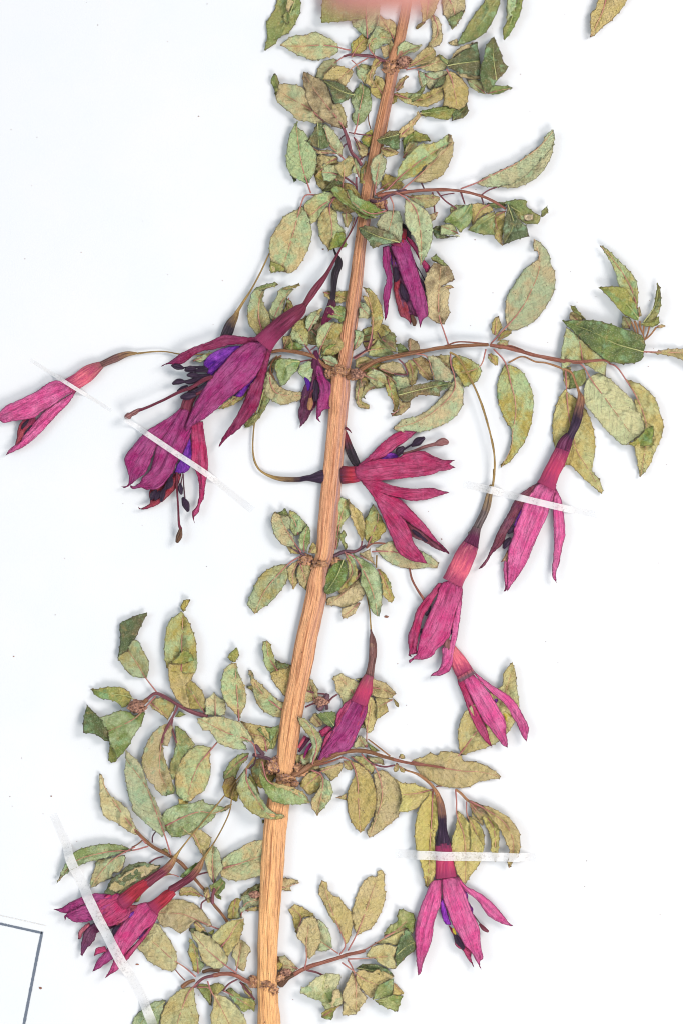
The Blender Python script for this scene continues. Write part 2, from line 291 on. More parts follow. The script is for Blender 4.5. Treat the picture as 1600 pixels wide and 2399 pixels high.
B sepal 8 pk | 640,110 775,130 745,250 715,330 690,400 640,500 580,640 530,760 460,870 390,970 372,998 370,960 375,850 380,650 420,540 430,480 480,360 500,290 560,200 | 700,130 570,450 380,990
B sepal 7 pk | 765,140 815,250 835,370 845,530 820,640 800,760 770,850 778,930 745,880 738,820 750,700 755,620 750,450 745,330 745,250 | 770,150 790,500 760,880
V anther 5 dp | 380,520,3 405,495,7 435,460,3
V anther 5 dp | 345,640,4 365,600,8 400,560,3
B stamen 5 e | 318,760 345,715 380,650 385,700 378,765 350,750 | 330,755 378,670
F
@280 640 3.484
V pedicel 5 y | 1225,-160,1.8 1150,0,2 1080,130,2.2 1010,240,3 960,320,4
V ovary 5 bk | 970,300,3.5 950,350,7 910,420,12 875,500,13 860,540,12
@250 900 3.92
V tube 5 mr | 830,20,9 790,90,12 750,160,13 735,230,15 735,260,18
B sepal 4 rd | 620,820 690,820 670,900 620,980 500,1090 420,1130 360,1150 300,1150 295,1125 320,1140 400,1090 390,1000 420,950 520,880 | 660,830 500,1050 310,1145
B petal 6 vi | 770,460 785,640 775,760 720,815 620,815 660,720 710,620 | 770,480 690,810
B sepal 7 mg | 680,215 600,290 500,350 370,430 300,500 220,600 175,660 170,720 195,800 210,870 190,930 135,940 170,955 230,920 290,870 350,830 400,740 420,680 470,560 600,400 710,280 | 710,240 400,550 260,750 180,940
B sepal 8 mg | 690,235 790,240 790,400 775,470 720,600 650,720 620,800 560,880 500,950 440,970 400,965 370,970 320,950 260,965 225,950 225,920 250,940 310,900 330,860 400,790 430,700 460,580 560,420 | 740,250 600,550 480,800 240,955
B sepal 7 rm | 770,340 885,340 905,480 930,640 935,790 915,900 895,1050 860,1120 850,1180 810,1220 815,1280 795,1230 790,1170 830,1120 850,1030 850,920 820,800 780,740 780,550 | 840,350 860,700 870,1000 815,1260
V anther 7 dp | 410,1065,2 430,1020,8 460,975,3
V anther 7 dp | 450,1065,2 465,1030,7 490,985,3
V anther 7 dp | 505,1075,3 515,1020,7 535,965,4
V anther 7 dp | 555,960,3 585,920,8 605,870,4
V anther 7 dp | 680,915,3 682,960,7 692,1010,3
V anther 7 dp | 705,1045,4 730,1100,9 752,1165,4
V filament 6 q | 705,820,1.5 695,870,1.5 685,920,1.8
V filament 6 q | 708,825,1.6 712,930,1.6 722,1045,1.8
V filament 7 dp | 540,965,4 570,900,3.5 610,830,3
V style 7 mr | 650,810,2.6 650,950,2.4 660,1100,2.4 670,1290,3 685,1330,4
V stigma 7 b | 684,1330,4 675,1380,7 665,1410,7 650,1450,4
@560 540 3.92
F
V pedicel 9 mr | 1100,-150,1.4 1035,0,1.5 980,90,1.6 900,230,3 830,360,4
V ovary 9 mr | 845,330,3.5 800,410,5 740,490,7.5 680,570,8.5 620,660,7 590,710,7
@280 640 3.484
V tube 12 md | 1510,265,7 1480,300,14 1400,365,18 1300,450,21 1220,530,23 1170,590,26
B petal 8 vi | 1000,590 900,600 780,640 700,710 690,760 720,820 750,850 800,790 880,720 960,640 | 980,600 720,790
B petal 8 vi | 1150,740 1140,830 1080,900 1040,960 1000,1010 935,1005 980,950 1060,860 | 1150,750 960,1000
B sepal 10 mm2 | 1170,500 1130,520 1050,525 920,508 850,505 760,550 600,610 500,660 420,720 370,745 345,765 390,748 520,740 600,680 680,640 780,625 900,590 1050,585 1130,600 | 1150,550 850,570 600,650 350,765
B sepal 13 mg | 1050,570 1130,560 1200,600 1180,720 1110,850 1000,950 900,1020 800,1110 700,1190 600,1250 550,1295 540,1270 570,1180 600,1100 680,960 740,870 850,740 940,640 | 1160,590 900,850 720,1050 550,1285
B sepal 11 mm2 | 1190,610 1260,590 1230,700 1190,850 1160,1000 1120,1120 1050,1200 960,1290 880,1350 815,1425 820,1390 880,1290 950,1180 1020,1040 1060,940 1110,860 1160,740 | 1215,620 1120,950 960,1230 815,1410
V anther 10 dp | 430,755,2 460,762,6.5 490,768,7 528,778,3
V anther 10 dp | 540,795,3 580,785,8 620,790,5
V anther 10 dp | 558,835,3 600,832,7 645,838,5
V anther 10 dp | 440,905,3 470,890,6.5 500,885,7 538,888,3
V anther 9 dp | 480,965,3 520,945,6 560,930,5
V anther 10 dp | 508,1015,4 560,1005,9 620,995,6
V filament 9 dp | 525,775,2 560,770,2 700,770,4
V filament 9 dp | 620,800,4 720,790,6
V filament 9 dp | 640,838,5 740,850,8
V filament 9 dp | 535,885,2.5 570,890,6 640,870,7 740,860,8
V filament 9 dp | 560,985,4 640,960,6 740,900,7
V filament 9 mr | 590,1010,4 700,950,6 750,900,6
V style 12 mr | 760,850,5 700,870,5 600,930,4.5 500,970,4 350,1045,3 200,1110,3.5 160,1120,4.5
V stigma 12 tp | 165,1118,4.5 130,1140,6 100,1155,5 85,1165,8 55,1180,5
@0 780 3.484
L 3 m | 1570,220 1700,160 1740,160 1680,220 1620,240 | 1580,230 1730,165
@280 640 3.484
L 4 o | 800,1110 860,1060 930,1010 1060,940 1050,990 900,1090 | 1060,950 820,1110
L 4 go | 1020,1265 1040,1200 1130,1130 1170,940 1230,1020 1200,1090 1130,1200 1070,1250 | 1180,950 1120,1150 1030,1260
F
V pedicel 3 y | 1290,640,1.5 1000,650,1.6 760,660,2 500,660,1.6 380,640,1.5 280,640,1.7 150,655,2.5
@0 780 3.484
V ovary 4 pb | 1120,165,2.5 1040,172,6.5 950,205,9 860,245,8 820,265,8.5
V tube 5 sr | 830,260,9 790,285,13 730,325,18 660,375,18 590,420,19 560,445,20
B sepal 5 rd | 140,860 150,780 200,700 290,680 300,740 220,850 120,940 | 280,700 120,930
B sepal 6 pk | 590,490 630,475 560,580 480,660 380,770 280,870 180,940 50,1000 90,940 170,890 200,830 280,730 320,690 360,640 450,580 | 600,490 380,700 60,995
B sepal 8 pk | 480,388 400,410 280,490 130,560 60,590 10,640 -5,690 30,735 120,720 200,710 290,690 350,640 430,600 520,530 610,480 560,400 | 570,440 300,560 20,690
V anther 6 dp | 182,782,2 205,745,4 240,705,2
V anther 6 dp | 205,828,2 235,795,4 265,755,2
F
@250 900 3.92
V pedicel 3 y | 1375,180,1.8 1365,300,1.8 1350,450,1.8 1345,600,2 1360,700,2.4 1400,780,2.4 1460,825,2.8 1540,860,4.5 
@720 980 3.92
V ovary 4 dp | -310,543,4.2 -230,558,5.5 -130,562,6 -60,560,6 -10,550,6.5 30,550,8 80,545,12 128,540,16 146,538,17
V tube 5 rd | 303,521,20 320,520,21 380,520,20 440,515,19 480,505,18
V ovary 4 bk | 330,100,5 350,160,7 390,290,10 440,400,10 460,430,8
B sepal 5 rm | 440,450 550,360 680,230 830,125 1010,120 930,190 820,270 720,350 600,400 480,450 | 460,440 700,270 980,125
B petal 5 vi | 640,378 700,335 760,315 830,335 830,365 740,380 | 650,376 820,350
B sepal 9 rm | 440,450 480,430 600,385 830,360 900,325 1060,300 1150,345 1240,380 1350,385 1300,420 1355,450 1270,480 1200,490 1150,515 1100,525 950,545 700,570 500,575 440,520 | 450,500 800,450 1200,430 1340,390
B sepal 7 rm | 470,560 640,570 790,620 950,645 1150,640 1220,660 1300,682 1200,715 1100,745 960,760 850,735 700,700 560,640 | 490,570 800,670 1290,683
B sepal 5 mr | 900,940 1000,1010 1150,1090 1290,1220 1300,1248 1180,1200 1060,1130 950,1075 | 920,980 1290,1245
B sepal 7 rm | 540,600 700,690 850,745 960,850 1080,980 1180,1110 1290,1225 1240,1190 1120,1100 1000,1010 900,940 800,870 650,750 | 600,650 900,850 1280,1220
B sepal 8 rm | 500,590 580,620 720,740 830,860 920,980 980,1150 1040,1230 1100,1335 960,1310 840,1240 780,1120 700,930 640,800 600,720 | 540,610 780,980 1090,1335
V anther 6 dp | 965,1025,3 1020,1070,5.5 1095,1130,3
V anther 7 dp | 820,330,4 845,300,10 880,270,5
V anther 7 dp | 955,255,3 1010,215,10 1070,180,4
V filament 7 dp | 830,335,4 880,290,2.5 960,240,2
V style 6 tp | 880,330,4 980,300,4 1080,260,3.6 1180,235,4.5
V stigma 6 tp | 1180,235,5 1210,225,8 1250,215,9 1285,225,5
L 4 mo | 290,740 330,730 380,760 395,880 320,980 300,1100 270,1210 245,1150 265,950 | 260,1200 300,950 350,760
+ 5 t | 370,735 420,800 490,860 520,940 530,1060 505,1130 480,1090 430,980 395,880 | 505,1150 460,950 385,760
L 5 g | 300,1080 330,1020 355,1060 340,1120 370,1180 350,1210 310,1130 | 350,1200 325,1040
L 4 mo | 600,785 650,860 700,960 725,1020 680,1070 650,1120 560,1150 530,1100 520,960 560,870 | 550,1170 610,1030 650,900 610,800
L 4 mt | 620,1200 700,1150 780,1125 900,1180 1000,1200 1120,1260 1200,1330 1190,1380 1100,1370 1000,1385 880,1375 780,1340 700,1290 | 590,1225 700,1220 830,1235 1000,1300 1190,1365
T 5 2.4 2 r | 540,1190 580,1155 640,1145 710,1150
T 6 2 2 p | 500,1130 490,1180 440,1220 380,1240
T 4 1.8 1.8 y | 635,1260 630,1370
@560 1140 3.92
L 5 tm | 300,290 320,240 410,260 470,280 470,370 450,400 500,450 520,540 430,545 350,480 310,390 | 570,600 480,470 400,330 385,270
+ 6 g | 320,240 380,230 430,200 460,270 400,265 | 450,265 340,240
L 4 o | 435,545 520,555 560,620 480,610 | 560,615 450,555
L 5 om | 460,225 510,230 570,290 620,350 610,380 550,440 540,450 490,430 470,370 | 545,440 520,340 470,250
L 6 mg | 560,450 600,380 625,350 650,380 655,490 620,590 570,580 550,500 | 600,600 600,480 630,370
L 6 o | 650,560 670,520 705,530 715,620 640,610 | 650,610 690,540
L 4 mo | 75,1085 130,940 190,830 250,770 380,715 450,720 440,740 450,840 390,950 285,1070 210,1120 145,1170 100,1110 | 570,640 480,690 350,820 230,970 145,1165
L 5 t | 450,740 560,670 590,660 540,720 520,800 540,870 505,945 480,900 450,820 | 580,660 500,780 500,940
L 5 o | 530,810 560,710 640,700 665,790 640,870 625,960 560,900 | 560,700 600,820 630,940
T 5 2.5 3 q | 480,560 570,610 660,670
T 5 2 3 q | 560,650 620,640 680,690
L 11 dg | 790,860 830,760 900,690 970,670 1000,760 970,880 900,960 820,985 785,970 | 960,670 900,820 800,970
L 6 mo | 970,610 1040,640 1080,750 1080,850 1000,920 910,960 900,930 990,850 1000,740 | 970,600 1040,780 920,950
L 4 b | 905,960 1000,910 1110,760 1110,830 1020,930 930,1000 | 1100,770 930,990
L 5 t | 800,1090 820,1020 900,1000 1000,930 1090,830 1120,900 1155,970 1110,1050 1000,1100 940,1110 880,1095 | 1110,790 1040,900 900,1030 810,1085
L 4 t | 940,1130 1000,1100 1100,1060 1110,1080 1040,1180 950,1215 | 1100,1070 950,1205
L 8 mg | 1040,610 1100,650 1180,690 1260,760 1310,880 1310,1040 1290,1170 1265,1190 1220,1150 1170,1000 1110,880 1120,800 1100,720 | 980,610 1060,650 1180,850 1240,1020 1270,1180
L 5 o | 1270,750 1340,800 1370,860 1395,885 1390,920 1420,1030 1400,1070 1370,1050 1320,1000 1310,880 | 1270,760 1350,900 1400,1060
L 6 t | 1100,620 1200,570 1215,640 1250,720 1180,670 | 1110,635 1240,700
T 5 5 3 q | 870,640 960,600 1080,590 1160,540
F i
V pedicel 3 y | 1165,980,1.6 1195,1120,1.7 1205,1250,1.8 1215,1370,2.4
V ovary 4 pb | 1215,1370,3 1222,1420,7 1228,1480,9.5 1228,1568,9
F
@1080 1100 3.484
V pedicel 8 y | 262,0,2.2 262,60,2.2 252,140,2.6
V ovary 4 og | 245,130,5 230,200,7.5 200,320,9.5 150,430,9.5 110,510,11 90,540,13
@900 1230 3.92
V tube 5 dm | 850,20,10 825,90,13 800,150,17 785,190,20
V tube 7 sr | 790,180,19 760,240,23 710,350,25 660,450,24 620,530,25
B petal 7 vi | 650,790 622,1005 596,1005 625,880 | 645,800 605,1000
B sepal 7 rm | 500,530 570,560 480,640 420,740 370,820 340,900 320,1000 300,1100 300,1180 240,1190 250,1210 220,1200 225,1130 215,1050 220,1000 260,900 290,790 350,700 420,620 | 540,550 330,800 250,1180
B sepal 9 pm | 520,540 600,510 710,580 690,700 650,800 620,930 580,1060 480,1140 440,1200 350,1235 270,1235 230,1270 225,1240 290,1190 310,1090 340,980 400,830 470,680 | 620,540 480,900 300,1220
B sepal 8 pk | 640,540 710,560 712,650 700,800 670,1000 640,1150 620,1290 580,1350 500,1385 430,1385 420,1410 425,1375 500,1320 530,1200 530,1130 600,1060 620,900 650,780 | 690,560 640,1000 580,1280 430,1390
V anther 8 tp | 580,1045,3 577,1095,8 582,1140,4
V anther 5 dp | 340,955,3 345,985,5 350,1010,3
V anther 5 dp | 420,740,3 395,800,5 385,830,3
F
V pedicel 3 r | 230,395,2 250,490,2.6 300,590,2.6 360,680,3.4
V pedicel 3 r | 360,680,3.4 400,780,3.5 480,960,4 560,1060,7
V tube 5 sr | 570,1070,10 640,1190,16 700,1290,20 745,1375,21
@1040 1500 6.272
V tube 6 q | 300,480,21.5 340,550,23
B petal 5 vi | 640,750 760,850 790,880 770,930 700,850 600,720 | 640,750 770,910
B stamen 5 yl | 840,1050 890,1045 980,1100 1000,1120 950,1150 980,1210 930,1210 880,1150 | 850,1060 960,1200
B sepal 6 rm | 180,530 300,560 400,850 500,1050 600,1250 640,1350 660,1450 705,1568 650,1530 560,1430 480,1310 400,1150 330,980 270,800 210,650 | 240,560 450,1050 690,1560
B sepal 8 pk | 260,560 400,470 560,640 680,800 780,960 850,1080 910,1230 905,1350 925,1480 930,1580 860,1540 780,1440 710,1350 640,1250 560,1170 500,1050 420,900 340,740 | 350,540 600,980 900,1520
B sepal 7 pk | 390,420 500,510 720,670 860,750 1000,860 1090,980 1160,1110 1235,1270 1220,1400 1200,1490 1130,1380 1060,1220 980,1100 930,1000 850,900 700,780 560,640 | 430,480 850,820 1100,1150 1200,1480
L 3 ly | 1000,315 1050,480 1060,670 1100,970 1050,1170 920,1370 800,1490 600,1580 400,1640 250,1700 215,1560 200,1350 260,1120 350,1000 500,900 700,750 850,660 865,500 900,430 | 150,1760 250,1650 480,1340 800,1000 980,500
@180 1390 4.48
L 4 mo | 430,670 500,620 600,490 650,500 700,600 755,700 760,790 740,885 650,885 560,850 500,780 | 860,1060 790,970 720,880 630,730 540,600
+ 7 d | 455,320 490,300 520,280 620,235 740,200 745,205 700,300 650,400 620,470 540,590 490,640 430,680 450,580 460,450 | 440,670 560,450 740,205
L 4 go | 140,1005 220,1005 300,985 400,980 500,995 560,1050 580,1100 520,1190 480,1190 400,1130 240,1095 | 640,1140 540,1080 400,1060 200,1020
L 5 mg | 240,1300 350,1270 450,1230 550,1240 610,1280 720,1230 690,1360 600,1500 550,1600 430,1740 400,1660 350,1568 330,1460 280,1380 | 830,1080 740,1180 600,1320 330,1450
+ 7 d | 75,1350 110,1170 180,1240 260,1320 330,1450 355,1560 300,1540 200,1480 75,1460 | 350,1550 200,1380 115,1180
+ 4 g | 350,1560 420,1650 430,1740 400,1775 330,1760 345,1650 | 350,1570 400,1760
T 6 3.5 5 n | 560,1220 600,1160 650,1190 740,1115
T 6 3 4 b | 600,1250 640,1230 660,1160
T 6 3.5 5 p | 740,1110 830,1050 950,1100 1080,1180 1200,1240 1370,1290
L 4 o | 760,1160 830,1100 950,1110 1030,1170 1000,1260 960,1330 880,1260 800,1210 | 780,1150 960,1300
L 4 g | 1030,1300 1080,1230 1150,1275 1080,1300 | 1040,1290 1150,1275
L 4 mo | 1110,190 1130,230 1160,260 1210,370 1250,480 1260,600 1265,760 1240,830 1100,830 970,800 925,660 930,470 970,300 1060,220 | 1100,820 1105,500 1120,200
+ 6 o | 1090,140 1140,70 1195,60 1170,120 1120,200 | 1115,200 1190,65
+ 6 t | 965,735 1100,740 1240,700 1265,760 1220,870 1190,930 1150,960 1200,1215 1110,1170 1010,1030 970,880 | 1340,1230 1200,1060 1130,930 1100,750
+ 8 g | 975,725 1060,670 1120,580 1220,650 1235,700 1100,740 | 1120,590 1110,740
L 5 o | 1190,900 1280,980 1345,1080 1355,1240 1290,1220 1150,1205 1120,1100 1150,960 | 1350,1260 1250,1110 1170,980
T 7 3 2.6 p | 1060,1190 1010,1300 920,1480 900,1568
T 6 2.6 2.4 p | 1010,1320 1000,1400 1050,1568
@380 1500 3.92
L 5 tm | 405,550 480,480 520,520 580,570 580,690 500,690 405,680 400,600 | 490,690 490,500
L 5 mt | 685,205 700,290 750,400 770,470 775,570 740,650 705,730 680,680 600,590 555,500 545,380 570,280 620,220 | 708,740 690,500 670,220
+ 6 g | 690,65 705,110 700,160 660,205 620,180 615,130 | 665,200 690,75
L 4 mt | 790,270 840,300 850,350 930,420 1000,490 1080,560 1120,570 1120,720 1000,690 900,620 850,520 830,430 810,350 | 1100,640 950,520 870,420 800,280
+ 4 o | 770,430 830,410 830,470 | 830,450 775,430
L 5 mo | 925,30 960,0 990,30 1040,180 1080,260 1050,270 1000,300 950,240 930,140 | 1060,280 980,150 960,10
+ 4 t | 1040,170 1100,210 1190,230 1190,370 1130,520 1080,460 1020,380 990,300 1080,260 | 1170,450 1080,330 1020,290
+ 7 d | 1040,175 1080,200 1170,220 1170,255 1070,255 | 1050,200 1170,240
L 4 to | 1340,330 1390,380 1430,450 1430,480 1440,540 1330,570 1280,560 1290,400 | 1400,550 1340,350
L 7 mt | 320,715 450,700 560,700 650,730 720,750 790,830 830,910 830,930 740,930 790,1000 700,1000 600,975 520,940 490,900 440,830 380,820 | 865,1060 840,950 760,900 600,850 340,715
L 5 t | 720,745 800,760 900,780 980,790 1010,800 1000,900 980,1000 940,1020 860,960 830,900 780,820 | 960,1020 930,890 820,860 740,760
L 7 dg | 870,815 920,790 1010,800 1080,770 1040,870 990,940 940,880 | 980,930 940,830
L 6 g | 1000,830 1080,790 1060,900 1030,990 980,1000 990,920 | 1010,990 1050,820
T 7 5 5 q | 860,960 930,1050
T 7 4 6 q | 840,1050 920,1070 980,1090 1020,1130 1080,1200
L 5 tm | 310,970 380,970 450,985 440,1080 450,1180 430,1290 380,1390 310,1430 260,1480 150,1440 120,1300 130,1190 190,1080 | 505,940 430,1030 340,1140 280,1280 235,1460
+ 4 t | 150,1450 250,1480 210,1540 170,1530 | 240,1480 180,1535
L 4 go | 120,780 170,810 230,860 310,960 250,1010 190,1080 170,1120 110,1280 80,1250 75,1130 110,1050 130,900 | 85,720 100,850 140,940 170,1080
L 13 mg | 900,1110 920,1210 980,1290 1100,1330 1200,1360 1300,1410 1360,1490 1200,1500 1080,1490 1000,1450 950,1380 900,1280 895,1180 | 920,1110 980,1290 1150,1350 1350,1490
+ 14 t | 900,1110 930,1200 980,1275 1100,1315 1210,1345 1310,1400 1358,1488 1260,1420 1100,1360 970,1310 915,1230 | 910,1130 1000,1310 1340,1470
L 5 og | 560,1250 600,1160 650,1090 740,1040 800,1040 780,1100 740,1130 700,1200 660,1280 580,1300 | 790,1060 680,1140 570,1260
+ 6 g | 640,1120 740,1040 800,1040 700,1110 650,1180 | 650,1150 790,1045
L 14 mo | 760,1170 790,1250 830,1290 900,1420 960,1510 1010,1560 1060,1585 1120,1597 1130,1620 1060,1638 980,1630 900,1610 780,1540 700,1400 690,1340 | 780,1170 780,1280 850,1420 980,1590 1120,1610
+ 6 og | 800,1220 860,1300 900,1420 870,1380 800,1290 | 800,1230 890,1400
L 6 bo | 570,1290 660,1240 700,1350 700,1440 680,1480 600,1440 570,1400 | 700,1270 640,1350 620,1440
L 13 mo | 1245,690 1330,730 1400,800 1470,900 1450,1000 1400,1100 1350,1130 1380,1010 1360,900 1290,800 1250,730 | 1380,1130 1420,950 1350,780 1240,690
L 5 o | 1260,1060 1340,1020 1390,980 1380,1100 1290,1150 | 1270,1120 1380,1010
T 5 2.4 2.4 q | 800,1180 850,1130 860,1060
@640 1480 3.92
L 3 lt | 540,430 620,380 650,400 800,470 780,530 740,600 700,640 640,690 620,600 580,550 570,470 | 790,650 700,520 610,410
L 3 d | 750,430 820,420 810,480 | 760,435 815,450
L 4 t | 900,430 1030,470 1130,570 1060,610 910,580 | 880,510 1000,530 1120,580
L 3 o | 930,610 960,600 1100,620 1040,650 1050,730 940,810 950,700 | 1090,625 960,690
+ 4 o | 1095,610 1150,660 1150,695 1130,690 | 1100,620 1148,690
L 5 ly | 880,580 950,660 960,730 930,860 890,930 860,930 840,850 850,720 | 855,1060 860,900 900,650
L 3 l | 800,880 860,780 860,890 | 855,890 830,850
T 6 2 2 p | 300,690 370,660 410,655 430,690
T 6 2 2 p | 320,545 400,565 480,575 510,600 480,670
T 5 2 2.4 p | 590,575 540,610 490,670
T 6 7 8 q | 500,580 460,650 420,710
T 5 4 4 q | 490,650 495,710
L 5 t | 330,810 390,740 440,780 460,850 400,880 | 440,860 370,780
L 9 dg | 390,760 480,735 570,735 580,800 540,880 480,850 | 560,860 480,750
F
B sepal 4 rm | 420,910 510,850 545,885 450,975 | 430,940 530,870
V tube 3 sr | 235,1070,4 300,960,5 
V filament 4 dm | 240,1100,3 330,980,4
V filament 4 mg | 285,1155,2 310,1090,4 350,1030,4
F i
V ovary 4 pb | 893,-20,1.8 900,10,3 908,60,7 915,130,9 912,230,9 895,330,9 880,410,11
V tube 6 rp | 885,400,11 865,450,14 840,520,18 810,600,19 785,660,22
B sepal 6 rm | 700,620 760,640 640,900 540,1050 400,1190 430,1110 480,950 560,880 580,760 620,700 | 700,640 560,900 410,1180
B sepal 8 mg | 730,610 860,660 855,760 800,880 760,970 720,1060 680,1090 560,1130 440,1180 400,1190 460,1060 560,880 660,720 | 790,650 650,900 420,1180
B sepal 7 rm | 820,650 860,690 855,760 800,880 750,990 710,1070 640,1090 700,950 780,800 | 840,680 700,1060
T 8 7 4 n | 180,1320 250,1290 350,1220 500,1160 620,1110 750,1090 870,1100 1000,1140 1100,1170
T 8 4 2.6 r | 1100,1170 1180,1190 1280,1210 1450,1230 1568,1250
T 7 3 2 r | 380,1225 500,1200 640,1150
L 5 ot | 240,1400 330,1290 420,1290 450,1330 430,1430 340,1500 300,1470 | 440,1300 270,1440
L 5 t | 370,1270 480,1240 640,1200 630,1270 540,1370 520,1360 460,1290 | 400,1300 500,1260 640,1210
L 6 mt | 450,1330 520,1370 545,1440 540,1510 480,1600 400,1690 345,1568 380,1500 430,1420 | 350,1270 440,1310 460,1400 400,1680
L 4 o | 640,1180 700,1190 740,1260 670,1265 | 650,1190 720,1260
L 6 ty | 700,1180 800,1220 880,1290 920,1380 945,1500 930,1650 850,1790 800,1850 720,1750 680,1600 690,1450 740,1340 750,1260 | 630,1150 710,1190 770,1350 780,1550 800,1850
L 5 ty | 915,1310 1000,1270 1080,1320 1150,1400 1185,1540 1150,1690 1050,1780 960,1850 880,1895 860,1850 920,1720 945,1560 940,1440 | 810,1120 850,1170 930,1240 990,1400 990,1560 880,1890
L 3 ol | 700,1150 830,1150 930,1250 910,1310 850,1260 780,1200 | 720,1150 900,1290
L 3 ol | 850,1140 1000,1170 1020,1225 900,1200 | 860,1150 1010,1220
L 3 ol | 730,1060 780,950 840,980 870,1060 | 850,1060 780,970
L 3 g | 860,1010 980,1100 900,1095 | 870,1020 970,1095
L 3 o | 570,1525 680,1480 670,1550 | 670,1510 575,1525
T 6 2 2 p | 900,1210 1020,1240 1115,1225
L 7 y2 | 1100,1260 1130,1200 1155,1230 1140,1280 1110,1290 | 1140,1210 1110,1280
L 7 y2 | 1150,1225 1215,1260 1205,1290 1170,1285 | 1155,1230 1205,1285
L 8 y2 | 1150,1150 1170,1120 1200,1130 1210,1160 1180,1170 | 1150,1160 1205,1140
F j
V pedicel 6 e | 870,985,1.6 980,1070,1.8 1070,1140,1.8
V pedicel 7 e | 1210,1270,1.8 1340,1310,2.2 1450,1400,2.6 1500,1480,4
@900 1720 4.48
L 5 ty | 300,270 340,250 400,240 480,195 550,220 600,180 700,185 790,210 835,280 930,285 1060,330 1150,380 1225,440 1200,465 1110,475 1050,495 1010,490 900,550 780,568 680,560 580,545 500,500 420,460 360,400 330,350 300,310 | 290,287 500,330 700,370 850,390 1000,395 1210,445
L 4 y2 | 110,470 200,510 300,515 380,545 460,575 500,600 420,690 380,740 330,780 210,815 140,800 180,690 150,540 | 500,580 350,620 190,635
L 5 y2 | 500,590 550,700 565,950 530,1070 540,1300 540,1440 490,1560 447,1615 425,1560 405,1440 375,1340 345,1260 322,1120 318,1000 335,870 375,750 430,680 | 515,560 505,650 500,800 480,1100 465,1400 447,1600
L 5 y2 | 765,800 820,850 880,920 930,1000 1000,1100 1040,1180 1035,1230 1000,1350 930,1450 880,1520 850,1576 790,1510 750,1430 720,1300 700,1230 710,1080 745,980 760,880 | 745,585 755,700 760,850 830,1050 850,1300 848,1560
L 4 y2 | 870,870 900,860 970,920 1030,1000 1050,1090 1035,1230 900,1220 900,1000 | 860,710 868,850 950,1000 1000,1200
T 5 2.6 3.4 e | 745,580 800,620 870,690 960,740 1050,775
T 5 1.6 1.2 r | 540,550 570,545 600,545
L 5 y2 | 1000,800 1080,830 1150,900 1200,990 1195,1230 1170,1340 1140,1290 1120,1230 1110,1080 1060,960 | 950,760 1080,880 1150,1000 1165,1320
L 6 ty | 1020,740 1130,770 1200,810 1290,860 1360,940 1410,1020 1415,1240 1350,1330 1305,1410 1290,1350 1310,1230 1280,1150 1200,980 1100,860 | 900,700 1050,780 1250,920 1340,1080 1350,1240 1305,1400
L 6 bo | 880,690 980,720 1060,800 1080,860 1020,900 950,850 910,790 | 890,700 960,790 1050,880
L 5 bo | 910,790 950,860 1030,900 1040,960 970,920 920,870 | 900,740 1030,950
F j
V pedicel 7 e | 220,372,1.8 300,400,2 370,435,2.4 480,520,3 530,580,4.5 560,640,6
V ovary 7 dp | 555,630,5.5 585,720,8.5 603,850,10 608,980,10.5 610,1050,13 613,1110,17 614,1160,19
V tube 7 rp | 614,1140,18.5 618,1200,19.8 625,1280,20.5 635,1400,22 648,1500,26
@930 1980 5.227
B sepal 5 rm | 620,970 680,1100 720,1230 800,1290 850,1380 900,1440 945,1510 900,1370 915,1300 800,1200 700,1050 | 650,990 940,1500
B petal 6 v2 | 520,720 560,640 600,780 655,960 660,975 580,955 | 550,680 620,960
B petal 6 v2 | 800,520 860,600 870,680 925,780 925,840 850,680 | 810,530 920,820
B sepal 8 pk | 430,430 545,410 540,560 530,720 480,840 450,950 430,1120 380,1280 330,1400 285,1568 256,1590 245,1540 230,1350 225,1200 215,1100 240,900 280,760 330,640 380,520 | 500,410 400,750 300,1150 258,1584
B sepal 9 pk | 545,400 720,390 800,520 850,630 900,780 950,880 1000,1000 1015,1150 1030,1280 1050,1370 1010,1420 1025,1520 980,1440 900,1300 820,1220 740,1080 690,1000 620,820 560,650 | 620,430 750,800 900,1200 1020,1515
B sepal 7 pk | 700,340 780,420 850,500 950,550 1080,630 1200,740 1300,860 1370,950 1425,990 1330,975 1200,920 1090,840 1000,700 940,640 860,590 780,520 | 730,400 950,600 1150,800 1420,988
V anther 7 dp | 700,1080,3 750,1170,8 810,1265,4
V stamen 8 yl | 680,1010,2 695,1050,3.5 712,1085,2
V stamen 8 yl | 750,1180,2 768,1205,4 785,1230,2
V filament 6 q | 930,845,1.2 970,900,1.4 1010,955,1.4
V anther 6 mr | 1010,965,3 1060,1020,5.5 1110,1055,3
@200 1680 3.92
L 4 ly | 130,520 155,530 185,640 240,720 330,790 410,860 425,920 470,1010 500,1080 440,1070 360,1020 270,960 200,930 160,870 140,750 | 560,1160 470,1050 380,940 280,800 190,660 145,530
L 6 m | 370,290 410,330 470,380 510,430 550,530 600,690 640,740 690,860 740,1010 720,1100 640,1040 560,970 430,850 440,820 400,720 380,600 365,500 375,400 | 790,1260 740,1100 690,970 620,780 560,640 470,510 375,380
L 5 ot | 760,60 800,80 790,180 760,260 710,260 740,400 770,470 800,590 810,660 735,720 650,660 640,620 600,600 545,500 520,410 560,260 620,150 700,80 | 800,0 720,150 690,320 690,520 760,660
+ 7 g | 735,720 770,650 800,600 825,640 825,700 | 800,610 740,715
L 5 mg | 710,900 780,830 860,800 980,790 1060,760 1090,750 1110,790 1180,800 1300,830 1290,860 1200,880 1190,920 1080,1010 1010,1030 930,1080 810,1100 750,1050 730,1000 | 740,1000 900,920 1050,870 1200,880 1350,800
+ 5 o | 1270,835 1300,810 1350,800 1330,830 1290,865 | 1280,850 1345,803
